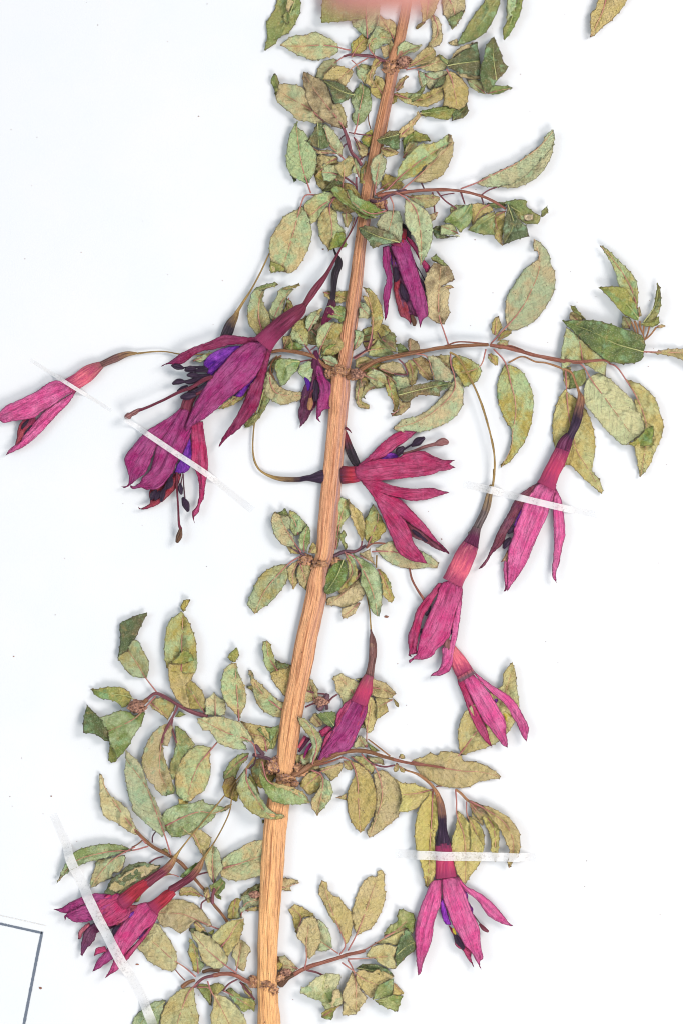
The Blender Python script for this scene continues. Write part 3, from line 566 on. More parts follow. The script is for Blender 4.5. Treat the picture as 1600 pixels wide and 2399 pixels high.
L 6 to | 880,980 950,965 1010,1020 1080,1040 1160,1110 1150,1170 1090,1290 1040,1200 980,1090 920,1050 | 890,975 1000,1080 1085,1270
L 6 tm | 1100,1290 1160,1180 1200,1190 1240,1240 1250,1330 1270,1380 1220,1450 1190,1530 1150,1480 1120,1380 | 1185,1530 1170,1350 1180,1200
T 5 4 4.5 n | 470,1050 560,1140 640,1200 790,1280
T 5 4.5 4 n | 790,1280 880,1340 960,1430 1080,1568
T 5 1.8 1.6 q | 620,1150 620,1100 650,1050
T 5 1.6 1.4 n | 530,1130 480,1170 430,1195
T 5 2 1.6 p | 590,1340 650,1300 720,1280
L 5 o | 700,1220 740,1200 770,1240 750,1270 | 710,1230 765,1260
L 4 mg | 440,1225 380,1190 280,1165 150,1165 0,1195 -100,1240 -180,1350 -263,1530 -150,1420 0,1340 150,1300 300,1260 | 580,1185 450,1220 200,1240 -80,1320 -250,1510
L 4 mt | 370,1265 365,1330 320,1420 260,1430 240,1480 160,1510 100,1550 50,1570 50,1500 90,1380 110,1320 200,1300 | 460,1190 280,1290 150,1420 60,1560
L 4 t | 720,1400 800,1440 700,1470 630,1500 | 860,1465 790,1445 640,1495
T 5 2 2 p | 1125,1425 1080,1435 1000,1460
L 6 dg | 900,1430 960,1380 1040,1330 1065,1330 1020,1420 950,1480 | 920,1470 1050,1335
L 5 g | 870,1470 900,1430 960,1440 940,1480 | 880,1470 950,1450
F k
V pedicel 8 y | 1556,365,1.6 1400,570,1.6 1150,880,1.6 1000,1060,1.8 880,1210,2.2 830,1280,5
V ovary 8 mr | 840,1260,3.5 800,1330,8 740,1400,10 640,1470,10.5 570,1520,12
F m
V pedicel 8 y | 1560,375,1.5 1420,570,1.5 1360,680,1.5 1330,860,1.5 1270,1000,1.6 1180,1160,1.8 1090,1290,3
V ovary 8 mr | 1095,1280,3 1050,1370,7.5 980,1460,9 880,1530,9 790,1585,10
@480 1850 5.227
L 3 mt | 230,850 300,780 420,720 560,640 720,610 800,640 800,1000 770,1040 650,1060 500,1100 350,1110 230,1070 190,1020 230,940 200,880 | 225,965 450,900 700,810
L 4 t | 920,1080 1010,1090 1100,1100 1165,1145 1080,1160 1050,1200 1050,1240 990,1245 900,1210 | 920,1200 1000,1190 1155,1145
L 3 d | 720,1130 600,1180 450,1280 440,1320 520,1280 620,1270 720,1300 | 700,1200 450,1310
L 5 tm | 440,1310 560,1240 600,1310 700,1330 700,1420 560,1440 480,1490 440,1568 430,1500 470,1400 | 440,1560 500,1400 680,1350
L 6 mo | 300,1420 380,1330 450,1330 420,1430 430,1540 470,1560 380,1585 280,1575 | 380,1340 350,1500 350,1570
L 4 o | 490,1490 560,1440 720,1430 720,1480 | 500,1485 700,1440
L 6 og | 60,1180 200,1080 260,1150 180,1280 110,1280 | 110,1280 230,1130
L 5 g | 120,1280 200,1300 205,1355 150,1330 | 130,1285 200,1350
L 7 g | 100,1200 140,1080 190,960 230,970 150,1080 130,1220 | 115,1230 150,1050 210,970
L 4 t | 0,1200 40,1190 60,1340 80,1380 30,1370 0,1300 | 90,1390 20,1220
T 7 3.4 3.8 p | 120,1210 100,1300 100,1390
L 3 d | 700,370 725,370 725,410 705,420 | 715,372 712,418
@120 1940 3.92
L 5 d | 490,600 520,540 560,460 640,410 700,345 780,320 850,305 900,325 1010,345 940,450 800,550 650,610 | 620,600 800,430 1000,350
+ 7 t | 530,545 590,480 650,440 760,370 900,330 1000,350 900,420 750,500 640,570 560,575 | 920,325 800,430 560,560
L 4 o | 750,680 790,630 845,585 800,680 | 755,675 840,590
L 4 t | 940,770 1000,700 1110,660 1200,660 1320,700 1380,750 1440,820 1480,890 1460,910 1330,860 1250,930 1180,965 1100,910 1030,910 970,830 | 1560,935 1470,900 1350,850 1200,790 1050,780 960,770
L 4 ly | 790,1100 860,960 940,880 990,885 1040,960 1110,1060 1160,1180 1150,1290 1110,1320 1000,1280 890,1220 840,1150 | 1330,1365 1230,1280 1100,1190 980,1080 860,990
L 4 o | 1175,600 1200,550 1300,545 1400,630 1280,620 1180,620 | 1400,630 1280,585 1180,610
T 4 2 2 p | 1380,740 1385,690 1430,655
F k
V tube 8 rd | 895,490,11 800,560,15 720,630,17 680,665,18 640,690,17
B sepal 5 dm | 730,740 640,860 540,930 430,960 400,1030 320,1120 290,1180 275,1160 290,1000 330,910 400,870 500,800 650,720 | 680,760 450,920 285,1170
B sepal 4 sr | 250,1020 255,960 300,900 350,865 360,900 300,960 275,1015 | 350,870 260,1010
B sepal 6 mg | 640,600 560,588 480,598 370,600 260,640 180,680 100,730 25,742 80,765 150,778 250,740 300,700 400,690 600,690 | 660,640 400,640 200,710 30,742
B sepal 7 mg | 660,630 500,640 400,680 300,705 200,750 130,800 130,850 145,812 210,858 270,865 350,852 480,800 620,720 | 680,660 400,750 220,800 135,820
B sepal 8 rm | 640,610 690,640 725,700 735,780 680,850 600,885 520,900 460,870 420,780 400,700 460,640 560,600 | 680,670 560,760 460,830
V anther 6 dp | 565,1000,4 600,930,8 650,880,4
F m
V tube 8 rd | 1130,575,9 1080,610,13 1020,665,14 960,715,16 930,740,20
B sepal 7 rd | 720,710 820,700 780,760 640,890 560,880 650,790 | 780,715 600,870
B petal 8 vi | 650,915 655,880 700,800 800,738 790,780 700,870 | 790,750 660,900
B sepal 7 rm | 395,1170 420,1100 500,1080 520,1130 470,1145 | 510,1100 400,1160
B sepal 7 mg | 590,1000 640,1060 620,1150 560,1205 450,1285 385,1315 430,1210 500,1130 550,1060 | 600,1030 500,1180 390,1310
B sepal 7 rm | 975,750 988,800 950,880 880,990 800,1090 712,1200 640,1270 660,1180 790,1040 860,960 930,860 | 980,780 860,1000 680,1220
B sepal 9 pm | 800,700 900,680 985,750 965,850 850,950 770,1050 690,1150 620,1290 500,1370 560,1260 590,1150 575,1010 640,900 740,780 | 930,720 760,920 620,1160 510,1360
B petal 8 vi | 790,1020 850,960 880,930 830,1000 | 795,1015 870,940
@300 2049 4.48
L 3 gm | 45,1560 60,1520 130,1435 270,1340 400,1322 350,1480 300,1720 60,1720 | 390,1340 200,1480 80,1650
L 6 ly | 655,580 740,595 860,645 950,720 1040,850 1055,900 1010,960 960,990 900,985 810,930 760,850 740,740 680,660 | 1140,1030 1000,930 850,800 740,680 660,585
+ 4 d | 645,565 700,560 830,610 860,660 760,640 660,600 | 650,570 850,640
L 5 mo | 650,660 690,700 740,800 760,900 810,930 770,1010 740,1040 690,1000 670,900 635,820 650,730 | 740,1040 730,900 680,720
L 7 ly | 1050,490 1220,455 1215,560 1190,620 1170,700 1120,750 1050,865 990,760 890,660 920,600 | 980,755 1060,660 1130,540 1220,455
L 5 lt | 1090,850 1140,720 1190,680 1270,740 1290,790 1250,870 1240,960 1210,1010 1150,980 1120,880 | 1140,1010 1170,850 1190,720
L 5 t | 700,500 740,490 830,600 720,580 | 710,500 820,600
L 5 g | 840,610 910,570 910,600 880,630 | 850,610 905,580
T 5 4.5 5 r | 1370,1160 1250,1120 1130,1055 1000,1040 900,1060
T 5 4 3.4 p | 900,1060 800,1085 740,1130 700,1180
T 4 3.4 4 n | 786,139 900,310 1040,490 1100,650
T 4 4 5 n | 700,1110 640,1130 570,1180
T 4 1.4 1.2 r | 600,1110 550,1060 500,1000
T 6 4 4 b | 790,1020 870,1000 960,1005
T 4 2 1.8 p | 1150,1100 1060,1150 1000,1225
T 4 2.4 2.4 p | 1180,1130 1260,1230 1330,1310
L 3 t | 1180,1130 1260,1180 1310,1260 1300,1300 1230,1240 | 1185,1135 1305,1290
L 5 ly | 540,1220 600,1190 700,1180 700,1250 720,1400 750,1500 740,1568 760,1720 350,1720 340,1568 370,1430 430,1310 | 730,1140 650,1220 580,1380 510,1600
L 5 ly | 900,1250 1000,1270 1070,1310 1150,1390 1220,1480 1250,1568 1260,1720 900,1720 870,1470 900,1380 | 840,1120 880,1230 960,1360 1080,1600
L 3 og | 720,1180 780,1150 860,1170 920,1140 1000,1150 1010,1200 960,1240 880,1260 880,1390 830,1330 760,1230 | 730,1185 860,1200 870,1350
L 4 og | 1030,1220 1080,1190 1160,1250 1200,1280 1330,1320 1330,1440 1280,1410 1220,1440 1160,1380 1100,1310 | 1000,1220 1100,1270 1310,1400
L 4 to | 800,210 850,130 870,250 820,245 | 825,240 850,150
@620 2020 4.356
L 5 ty | 555,270 585,178 640,215 650,290 700,340 760,360 820,440 880,510 900,620 890,700 850,820 825,840 800,770 740,650 680,570 640,500 590,390 555,330 | 765,940 820,860 810,790 740,630 680,480 620,290 585,190
L 5 ty | 890,500 910,430 970,260 1060,150 1140,145 1155,90 1190,80 1220,130 1220,280 1235,320 1210,450 1160,570 1080,680 990,720 940,750 910,660 890,580 | 850,900 930,750 1000,580 1070,380 1140,180
L 6 ty | 410,570 520,560 545,620 570,700 570,800 530,900 470,970 430,970 420,870 380,800 335,770 345,680 | 410,1080 430,980 425,850 450,650
+ 7 d | 400,570 520,555 515,580 450,590 | 410,575 515,565
L 4 to | 250,500 280,450 320,435 400,470 480,520 520,560 400,570 350,680 330,740 300,650 285,560 | 340,700 370,560 280,470
L 5 tm | 530,570 600,610 660,700 685,800 685,890 600,910 530,900 560,800 560,700 | 750,930 660,870 565,800
T 6 9 5 b | 160,1250 230,1180 300,1145
T 6 5 4.6 r | 300,1145 400,1090 500,1050 620,1015 740,980
T 6 4.6 3.6 r | 740,980 850,940 950,920 1020,900
T 5 2.4 2.2 p | 430,1100 530,1125 610,1160
L 5 lg | 1210,750 1260,660 1350,600 1355,530 1365,475 1440,495 1520,535 1530,640 1510,740 1440,680 1340,730 | 1220,760 1350,690 1450,600
L 6 ly | 1100,840 1250,770 1430,680 1390,790 1340,850 1270,830 | 1010,900 1110,840 1250,755 1430,670
L 8 gd | 1440,670 1500,740 1540,880 1450,960 1340,1075 1330,930 1370,790 | 1335,950 1440,860 1520,820
L 6 ly | 1030,960 1080,870 1150,840 1250,830 1340,860 1330,950 1335,1080 1300,1090 1170,1030 1130,990 | 850,985 1000,980 1150,970 1320,950
L 4 d | 930,1090 1000,1040 1140,1040 1290,1120 1320,1165 1100,1130 | 940,1080 1300,1150
L 7 ty | 930,1110 1000,1090 1080,1120 1160,1090 1320,1165 1240,1220 1160,1260 1150,1340 1080,1390 1020,1330 940,1230 | 790,1020 900,1100 1000,1190 1150,1250
L 5 ty | 890,1110 930,1180 980,1300 1050,1380 1000,1450 950,1520 930,1545 800,1410 790,1340 850,1200 | 850,1000 900,1090 930,1250 930,1500
+ 6 ly | 800,1425 880,1470 940,1545 790,1560 | 900,1500 800,1540
L 8 g | 1150,1260 1240,1210 1320,1180 1310,1270 1330,1340 1240,1370 1100,1400 | 1110,1395 1300,1200
L 5 ty | 1320,1230 1420,1330 1370,1360 1300,1340 | 1320,1240 1400,1335
L 6 gl | 1120,1410 1300,1350 1410,1360 1380,1430 1355,1520 1240,1480 1180,1450 | 1130,1410 1260,1420 1370,1400
L 6 gl | 360,1320 380,1270 420,1270 530,1170 650,1130 760,1140 780,1170 740,1280 780,1330 800,1440 690,1480 620,1500 570,1410 500,1390 420,1350 | 620,1160 600,1300 680,1450
+ 7 ty | 700,1300 760,1290 800,1440 690,1480 620,1490 600,1430 680,1420 | 780,1430 640,1470
L 5 og | 580,1540 640,1500 740,1450 790,1460 720,1500 690,1590 600,1590 | 600,1570 770,1465
L 4 o | 130,960 190,1040 150,1100 120,1090 | 135,970 150,1080
L 5 tm | 145,960 220,965 280,1020 340,1080 280,1130 220,1130 180,1060 | 340,1085 200,1050
@640 900 7.84
F n
V sepal_base 4 dm | 780,-620,4 790,-480,9 800,-340,13 850,-150,13
B sepal 4 dm | 700,-250 640,-100 590,0 530,130 500,280 500,380 465,480 465,600 500,700 485,810 520,770 610,680 700,520 800,370 800,100 780,-200 | 740,-200 640,200 560,500 490,800
B sepal 6 mg | 770,-340 860,-342 950,-130 1060,0 1060,430 930,480 860,590 832,610 885,710 800,640 790,560 810,300 850,100 800,-100 | 830,-300 930,100 850,500 870,690
V stamen 7 e | 690,250,4 685,330,6 675,400,6.5 670,465,4
V filament 7 mr | 770,90,2.5 720,130,2.6 690,190,3 688,260,4
V anther 5 dp | 780,-60,5 770,100,8 775,300,6
V anther 5 vi | 590,-120,3 650,0,6 650,110,3
@560 540 3.92
V pedicel 4 bk | 865,130,1.8 875,180,2.2 895,230,3.5
V ovary 4 bk | 895,225,3.5 912,270,8 915,320,8.5 890,380,9 875,460,8 868,560,6.5 855,640,8
V tube 4 md | 855,635,8 850,690,11 830,760,12 790,830,8 785,900,7
@1300 0 7.84
L 4 ty | 800,-160 740,150 640,260 645,350 635,500 650,560 630,690 740,630 860,500 1000,400 1110,290 1250,120 1400,-160 | 970,-160 860,220 740,480 650,680
@0 0 1
L 1 o | 730,380 775,370 810,395 800,440 750,440 | 800,430 740,385
L 1 bo | 770,440 820,430 850,470 820,500 780,480 | 840,470 780,450
L 1 ob | 700,750 740,735 770,770 760,810 715,800 | 760,800 710,755
L 1 bo | 745,800 790,790 800,840 760,860 | 790,830 755,805
L 1 o | 850,770 900,760 930,800 890,830 855,815 | 855,815 920,785
L 1 ob | 840,860 900,850 930,890 890,910 850,900 | 845,870 920,890
L 1 ob | 590,1790 620,1770 650,1800 630,1850 600,1840 | 640,1790 600,1835
L 1 o | 690,1770 740,1760 750,1800 700,1815 | 695,1800 745,1770
"""
# ---------------------------------------------------------------- colours
def lin(c, k=1.06): return tuple(((v/255.0)/12.92 if v <= 10 else ((v/255.0+0.055)/1.055)**2.4)*k for v in c)+(1.0,)
LEAF = {'m': (190,208,158), 't': (216,196,142), 'o': (190,176,100), 'g': (134,156,84), 'd': (100,120,76), 'l': (214,212,156), 'b': (138,116,82), 'y': (212,194,128), 'p': (150,108,104), 'k': (236,214,186), '2': (208,198,122)}
FL = {'pk': (246,94,168), 'rm': (204,46,108), 'mg': (172,38,120), 'mm2': (150,22,80), 'dm': (94,26,68), 'rd': (166,36,56), 'mr': (122,46,68), 'sr': (222,104,122), 'rp': (186,56,94), 'dp': (50,30,58), 'bk': (42,34,44), 'pb': (124,84,80), 'vi': (92,18,160), 'v2': (176,46,222), 'q': (112,78,92), 'og': (104,90,90), 'e': (196,142,100), 'y': (190,156,96), 'n': (156,108,76), 'p': (146,86,96), 'r': (172,108,90), 'b': (108,76,56), 'yl': (232,210,70), 'tp': (150,98,98), 'md': (112,24,66), 'pm': (222,66,138)}
M = {}
class NT:
    def __init__(s, name):
        s.m = bpy.data.materials.new(name); s.m.use_nodes = True; s.t = s.m.node_tree; s.n = s.t.nodes
        s.b = s.n['Principled BSDF']; s.o = s.n['Material Output']
    def add(s, t, **k):
        n = s.n.new(t)
        for a, v in k.items(): setattr(n, a, v)
        return n
    def link(s, a, b): s.t.links.new(a, b)
    def val(s, sock, v):
        if hasattr(v, 'is_output'): s.link(v, sock)
        elif v is not None: sock.default_value = v
    def math(s, op, a, b=None, c=None):
        n = s.add('ShaderNodeMath', operation=op); s.val(n.inputs[0], a)
        if b is not None: s.val(n.inputs[1], b)
        if c is not None: s.val(n.inputs[2], c)
        return n.outputs[0]
    def mix(s, f, a, b, mode='MIX'):
        n = s.add('ShaderNodeMix', data_type='RGBA', blend_type=mode); s.val(n.inputs[0], f); s.val(n.inputs[6], a); s.val(n.inputs[7], b); return n.outputs[2]
    def noise(s, vec, scale, detail=3, rough=0.55):
        n = s.add('ShaderNodeTexNoise'); s.link(vec, n.inputs['Vector']); n.inputs['Scale'].default_value = scale
        n.inputs['Detail'].default_value = detail; n.inputs['Roughness'].default_value = rough; return n.outputs[0]
    def ramp(s, f, lo, hi, a=0.0, b=1.0):
        n = s.add('ShaderNodeMapRange'); s.val(n.inputs[0], f); n.inputs[1].default_value = lo; n.inputs[2].default_value = hi
        n.inputs[3].default_value = a; n.inputs[4].default_value = b; return n.outputs[0]
    def pos(s, off=True):
        g = s.add('ShaderNodeTexCoord').outputs['Object']
        v = s.add('ShaderNodeVectorMath', operation='SCALE'); s.link(g, v.inputs[0]); v.inputs['Scale'].default_value = 1/S
        return v.outputs[0]
    def attr(s, name):
        a = s.add('ShaderNodeAttribute', attribute_name=name); x = s.add('ShaderNodeSeparateXYZ'); s.link(a.outputs['Vector'], x.inputs[0])
        return a.outputs['Vector'], x.outputs[0], x.outputs[1], x.outputs[2]
    def comb(s, x, y, z=0.0):
        c = s.add('ShaderNodeCombineXYZ'); s.val(c.inputs[0], x); s.val(c.inputs[1], y); s.val(c.inputs[2], z); return c.outputs[0]
    def bump(s, h, dist, strength=1.0):
        b = s.add('ShaderNodeBump'); b.inputs['Strength'].default_value = strength; b.inputs['Distance'].default_value = dist*S
        s.link(h, b.inputs['Height']); s.link(b.outputs[0], s.b.inputs['Normal'])
    def done(s, col, rough=0.6, spec=0.25):
        s.link(col, s.b.inputs['Base Color']); s.val(s.b.inputs['Roughness'], rough); s.b.inputs['Specular IOR Level'].default_value = spec
        return s.m

def leaf_mat(code):
    key = 'leaf_'+code
    if key in M: return M[key]
    toks = [c for c in code if c in LEAF]
    A = toks[0]; B = toks[1] if len(toks) > 1 else {'m': 't', 't': 'o', 'o': 't', 'g': 'o', 'd': 'b', 'l': 'm', 'y': 'l', 'b': 't', 'k': 't', 'p': 't', '2': 'y'}[A]
    two = len(toks) > 1
    n = NT(key); P = n.pos(); av, u, v, wd = n.attr('lv')
    rnd = n.add('ShaderNodeObjectInfo').outputs['Random']
    off = n.add('ShaderNodeVectorMath', operation='ADD'); n.link(P, off.inputs[0]); n.link(n.comb(n.math('MULTIPLY', rnd, 400.0), 0.0, 0.0), off.inputs[1]); P = off.outputs[0]
    big = n.noise(P, 0.022, 3, 0.6)
    f = n.ramp(big, 0.40, 0.60) if two else n.ramp(big, 0.46, 0.74, 0.0, 0.75)
    c = n.mix(f, lin(LEAF[A]), lin(LEAF[B]))
    # one side of the midrib drifts towards the second leaf colour
    sgn = n.math('MULTIPLY', n.ramp(u, -1.5, 1.5), n.ramp(n.noise(P, 0.012, 1), 0.35, 0.6, 0.0, 0.45))
    c = n.mix(sgn, c, lin(LEAF[B]))
    # warm tan and mint blotches
    bs = 0.28 if A in 'ly2' else 1.0
    c = n.mix(n.ramp(n.noise(P, 0.05, 4, 0.65), 0.56, 0.76, 0.0, 0.5*bs), c, lin((214,172,104)))
    if A in 'mgodl2y': c = n.mix(n.ramp(n.noise(P, 0.037, 2), 0.57, 0.70, 0.0, 0.55*bs), c, lin((160,208,156)))
    c = n.mix(n.ramp(n.noise(P, 0.03, 3), 0.62, 0.8, 0.0, 0.3), c, lin((176,132,108)))
    fine = n.noise(P, 0.35, 4, 0.7)
    c = n.mix(n.ramp(fine, 0.32, 0.50, 0.30, 0.0), c, lin((120,108,70)))
    c = n.mix(n.ramp(fine, 0.52, 0.72, 0.0, 0.42), c, lin((236,232,204)))
    # side veins running up and out from the midrib
    au = n.math('ABSOLUTE', u)
    ph = n.math('SUBTRACT', v, n.math('ADD', n.math('MULTIPLY', au, 0.75), n.math('MULTIPLY', n.math('MULTIPLY', au, au), 0.012)))
    ph = n.math('ADD', ph, n.math('MULTIPLY', n.noise(P, 0.06, 2), 9.0))
    ph = n.math('ADD', ph, n.math('MULTIPLY', n.ramp(u, -0.5, 0.5), 7.0))
    fr = n.math('FRACT', n.math('DIVIDE', ph, 15.0))
    line = n.math('ABSOLUTE', n.math('SUBTRACT', fr, 0.5))
    vein = n.ramp(line, 0.025, 0.085, 1.0, 0.0)
    vein = n.math('MULTIPLY', vein, n.ramp(n.noise(P, 0.08, 2), 0.35, 0.6))
    vc = (128,92,74) if A not in 'gd' else (150,160,100)
    c = n.mix(n.math('MULTIPLY', vein, 0.34), c, lin(vc))
    # dark dry margin
    edge = n.ramp(wd, 0.4, 2.4, 1.0, 0.0)
    edge = n.math('MULTIPLY', edge, n.ramp(n.noise(P, 0.10, 2), 0.38, 0.62, 0.2, 0.85))
    c = n.mix(edge, c, lin((84,60,64)))
    # pin spots
    sp = n.add('ShaderNodeTexVoronoi'); n.link(P, sp.inputs['Vector']); sp.inputs['Scale'].default_value = 0.09
    c = n.mix(n.math('MULTIPLY', n.ramp(sp.outputs['Distance'], 0.07, 0.13, 1.0, 0.0), n.ramp(n.noise(P, 0.03, 1), 0.5, 0.55)), c, lin((88,66,56)))
    hv = n.add('ShaderNodeHueSaturation'); n.link(c, hv.inputs['Color'])
    n.link(n.ramp(rnd, 0, 1, 1.02, 1.22), hv.inputs['Value']); n.link(n.ramp(n.math('FRACT', n.math('MULTIPLY', rnd, 17.3)), 0, 1, 0.84, 1.08), hv.inputs['Saturation'])
    # fibrous relief along the side veins + crinkle
    fib = n.noise(n.comb(n.math('MULTIPLY', ph, 0.9), n.math('MULTIPLY', au, 0.12), 0.0), 0.9, 2)
    h = n.math('ADD', n.math('MULTIPLY', fine, 1.1), n.math('MULTIPLY', fib, 0.8))
    h = n.math('SUBTRACT', h, n.math('MULTIPLY', vein, 0.35))
    h = n.math('ADD', h, n.math('MULTIPLY', n.noise(P, 0.075, 3, 0.6), 5.0))
    n.bump(h, 5.5)
    M[key] = n.done(hv.outputs[0], 0.62, 0.22)
    # thin dry leaf lets some light through
    tr = n.add('ShaderNodeBsdfTranslucent'); n.link(hv.outputs[0], tr.inputs[0]); ms = n.add('ShaderNodeMixShader'); ms.inputs[0].default_value = 0.14
    n.link(n.b.outputs[0], ms.inputs[1]); n.link(tr.outputs[0], ms.inputs[2]); n.link(ms.outputs[0], n.o.inputs[0])
    return M[key]

def petal_mat(code):
    key = 'petal_'+code
    if key in M: return M[key]
    n = NT(key); P = n.pos(); av, u, v, wd = n.attr('lv'); nv, s, t, q = n.attr('ln')
    base = FL[code]; dark = tuple(int(x*0.55) for x in base); light = tuple(min(255, int(x*0.74+255*0.26)) for x in base)
    if code in ('vi', 'v2'): dark = (50,8,96); light = (176,84,214)
    c = n.mix(n.ramp(n.noise(P, 0.035, 3), 0.35, 0.65), lin(base), lin(light))
    c = n.mix(n.ramp(n.noise(P, 0.022, 2), 0.54, 0.78, 0.0, 0.45), c, lin((max(base[0]-45, 60), 48, 122)))
    # purple bruising to the tip
    c = n.mix(n.ramp(n.math('ADD', t, n.math('MULTIPLY', n.noise(P, 0.05, 2), 0.5)), 0.95, 1.45, 0.0, 0.6), c, lin((150,50,112) if code not in ('vi','v2') else base))
    c = n.mix(n.ramp(n.math('ADD', t, n.math('MULTIPLY', n.noise(P, 0.08, 2), 0.2)), 0.1, 0.32, 0.35, 0.0), c, lin((112,38,70) if code not in ('vi','v2') else base))
    # long folds
    st = n.noise(n.comb(n.math('MULTIPLY', s, 3.2), n.math('MULTIPLY', v, 0.012), n.math('MULTIPLY', q, 50.0)), 1.0, 2)
    c = n.mix(n.ramp(st, 0.30, 0.45, 0.55, 0.0), c, lin(dark))
    fold = n.math('ABSOLUTE', n.math('SUBTRACT', n.math('FRACT', n.math('ADD', n.math('MULTIPLY', n.math('ADD', s, n.math('MULTIPLY', n.noise(P, 0.03, 1), 0.25)), 1.5), 0.5)), 0.5))
    c = n.mix(n.ramp(fold, 0.0, 0.06, 0.65, 0.0), c, lin(dark))
    st2 = n.noise(n.comb(n.math('MULTIPLY', u, 0.9), n.math('MULTIPLY', v, 0.05), 0.0), 1.0, 3, 0.65)
    c = n.mix(n.ramp(st2, 0.32, 0.5, 0.40, 0.0), c, lin(dark))
    c = n.mix(n.ramp(st2, 0.52, 0.70, 0.0, 0.75), c, lin(light))
    fine = n.noise(P, 0.4, 4, 0.7)
    c = n.mix(n.ramp(fine, 0.62, 0.78, 0.0, 0.28), c, lin((236,150,190) if code not in ('vi','v2') else light))
    wr = n.noise(P, 0.16, 4, 0.7)
    c = n.mix(n.ramp(wr, 0.30, 0.46, 0.5, 0.0), c, lin(dark)); c = n.mix(n.ramp(wr, 0.56, 0.72, 0.0, 0.35), c, lin(light))
    c = n.mix(n.ramp(wd, 0.4, 2.4, 0.6, 0.0), c, lin((84,22,50)))
    h = n.math('ADD', n.math('MULTIPLY', fine, 0.9), n.math('MULTIPLY', st2, 1.6)); h = n.math('ADD', h, n.math('MULTIPLY', st, 1.4))
    h = n.math('ADD', h, n.math('MULTIPLY', n.noise(n.comb(n.math('MULTIPLY', u, 0.12), n.math('MULTIPLY', v, 0.022), n.math('MULTIPLY', q, 30.0)), 1.0, 3, 0.6), 5.5))
    h = n.math('ADD', h, n.math('MULTIPLY', n.noise(P, 0.11, 3), n.ramp(t, 0.4, 1.0, 1.0, 5.0)))
    n.bump(h, 5.0)
    M[key] = n.done(c, 0.55, 0.3); return M[key]

def stalk_mat(code, prev=None):
    key = 'stalk_'+code+('_'+prev if prev else '')
    if key in M: return M[key]
    n = NT(key); P = n.pos(); av, a, v, q = n.attr('lv'); nv, s, t, r = n.attr('ln')
    base = FL[code]; dark = tuple(int(x*0.6) for x in base); light = tuple(min(255, int(x*0.75+255*0.25)) for x in base)
    if code in ('bk', 'dp'): light = (96,78,96)
    if code in ('sr', 'rp'): dark = (160,48,98)
    c = lin(base)
    if prev:
        c = n.mix(n.ramp(n.math('ADD', t, n.math('MULTIPLY', n.noise(P, 0.08, 3), 0.35)), 0.14, 0.72), lin(FL[prev]), lin(base))
    st = n.noise(n.comb(n.math('MULTIPLY', a, 3.2), n.math('MULTIPLY', v, 0.02), n.math('MULTIPLY', q, 40.0)), 1.0, 3, 0.6)
    c = n.mix(n.ramp(st, 0.34, 0.52, 0.8, 0.0), c, lin(dark)); c = n.mix(n.ramp(st, 0.54, 0.68, 0.0, 0.6), c, lin(light))
    fine = n.noise(P, 0.5, 3, 0.7)
    c = n.mix(n.ramp(fine, 0.35, 0.5, 0.3, 0.0), c, lin(dark)); c = n.mix(n.ramp(fine, 0.62, 0.78, 0.0, 0.35), c, lin(light))
    if code in ('sr', 'rp', 'rm', 'md', 'rd'):
        c = n.mix(n.ramp(n.math('ADD', t, n.math('MULTIPLY', n.noise(P, 0.12, 3), 0.3)), 0.74, 1.06, 0.0, 0.8), c, lin((140,44,88)))
    h = n.math('ADD', n.math('MULTIPLY', st, 2.4), fine); n.bump(h, 3.6)
    M[key] = n.done(c, 0.5 if code in ('bk', 'dp') else 0.6, 0.35); return M[key]

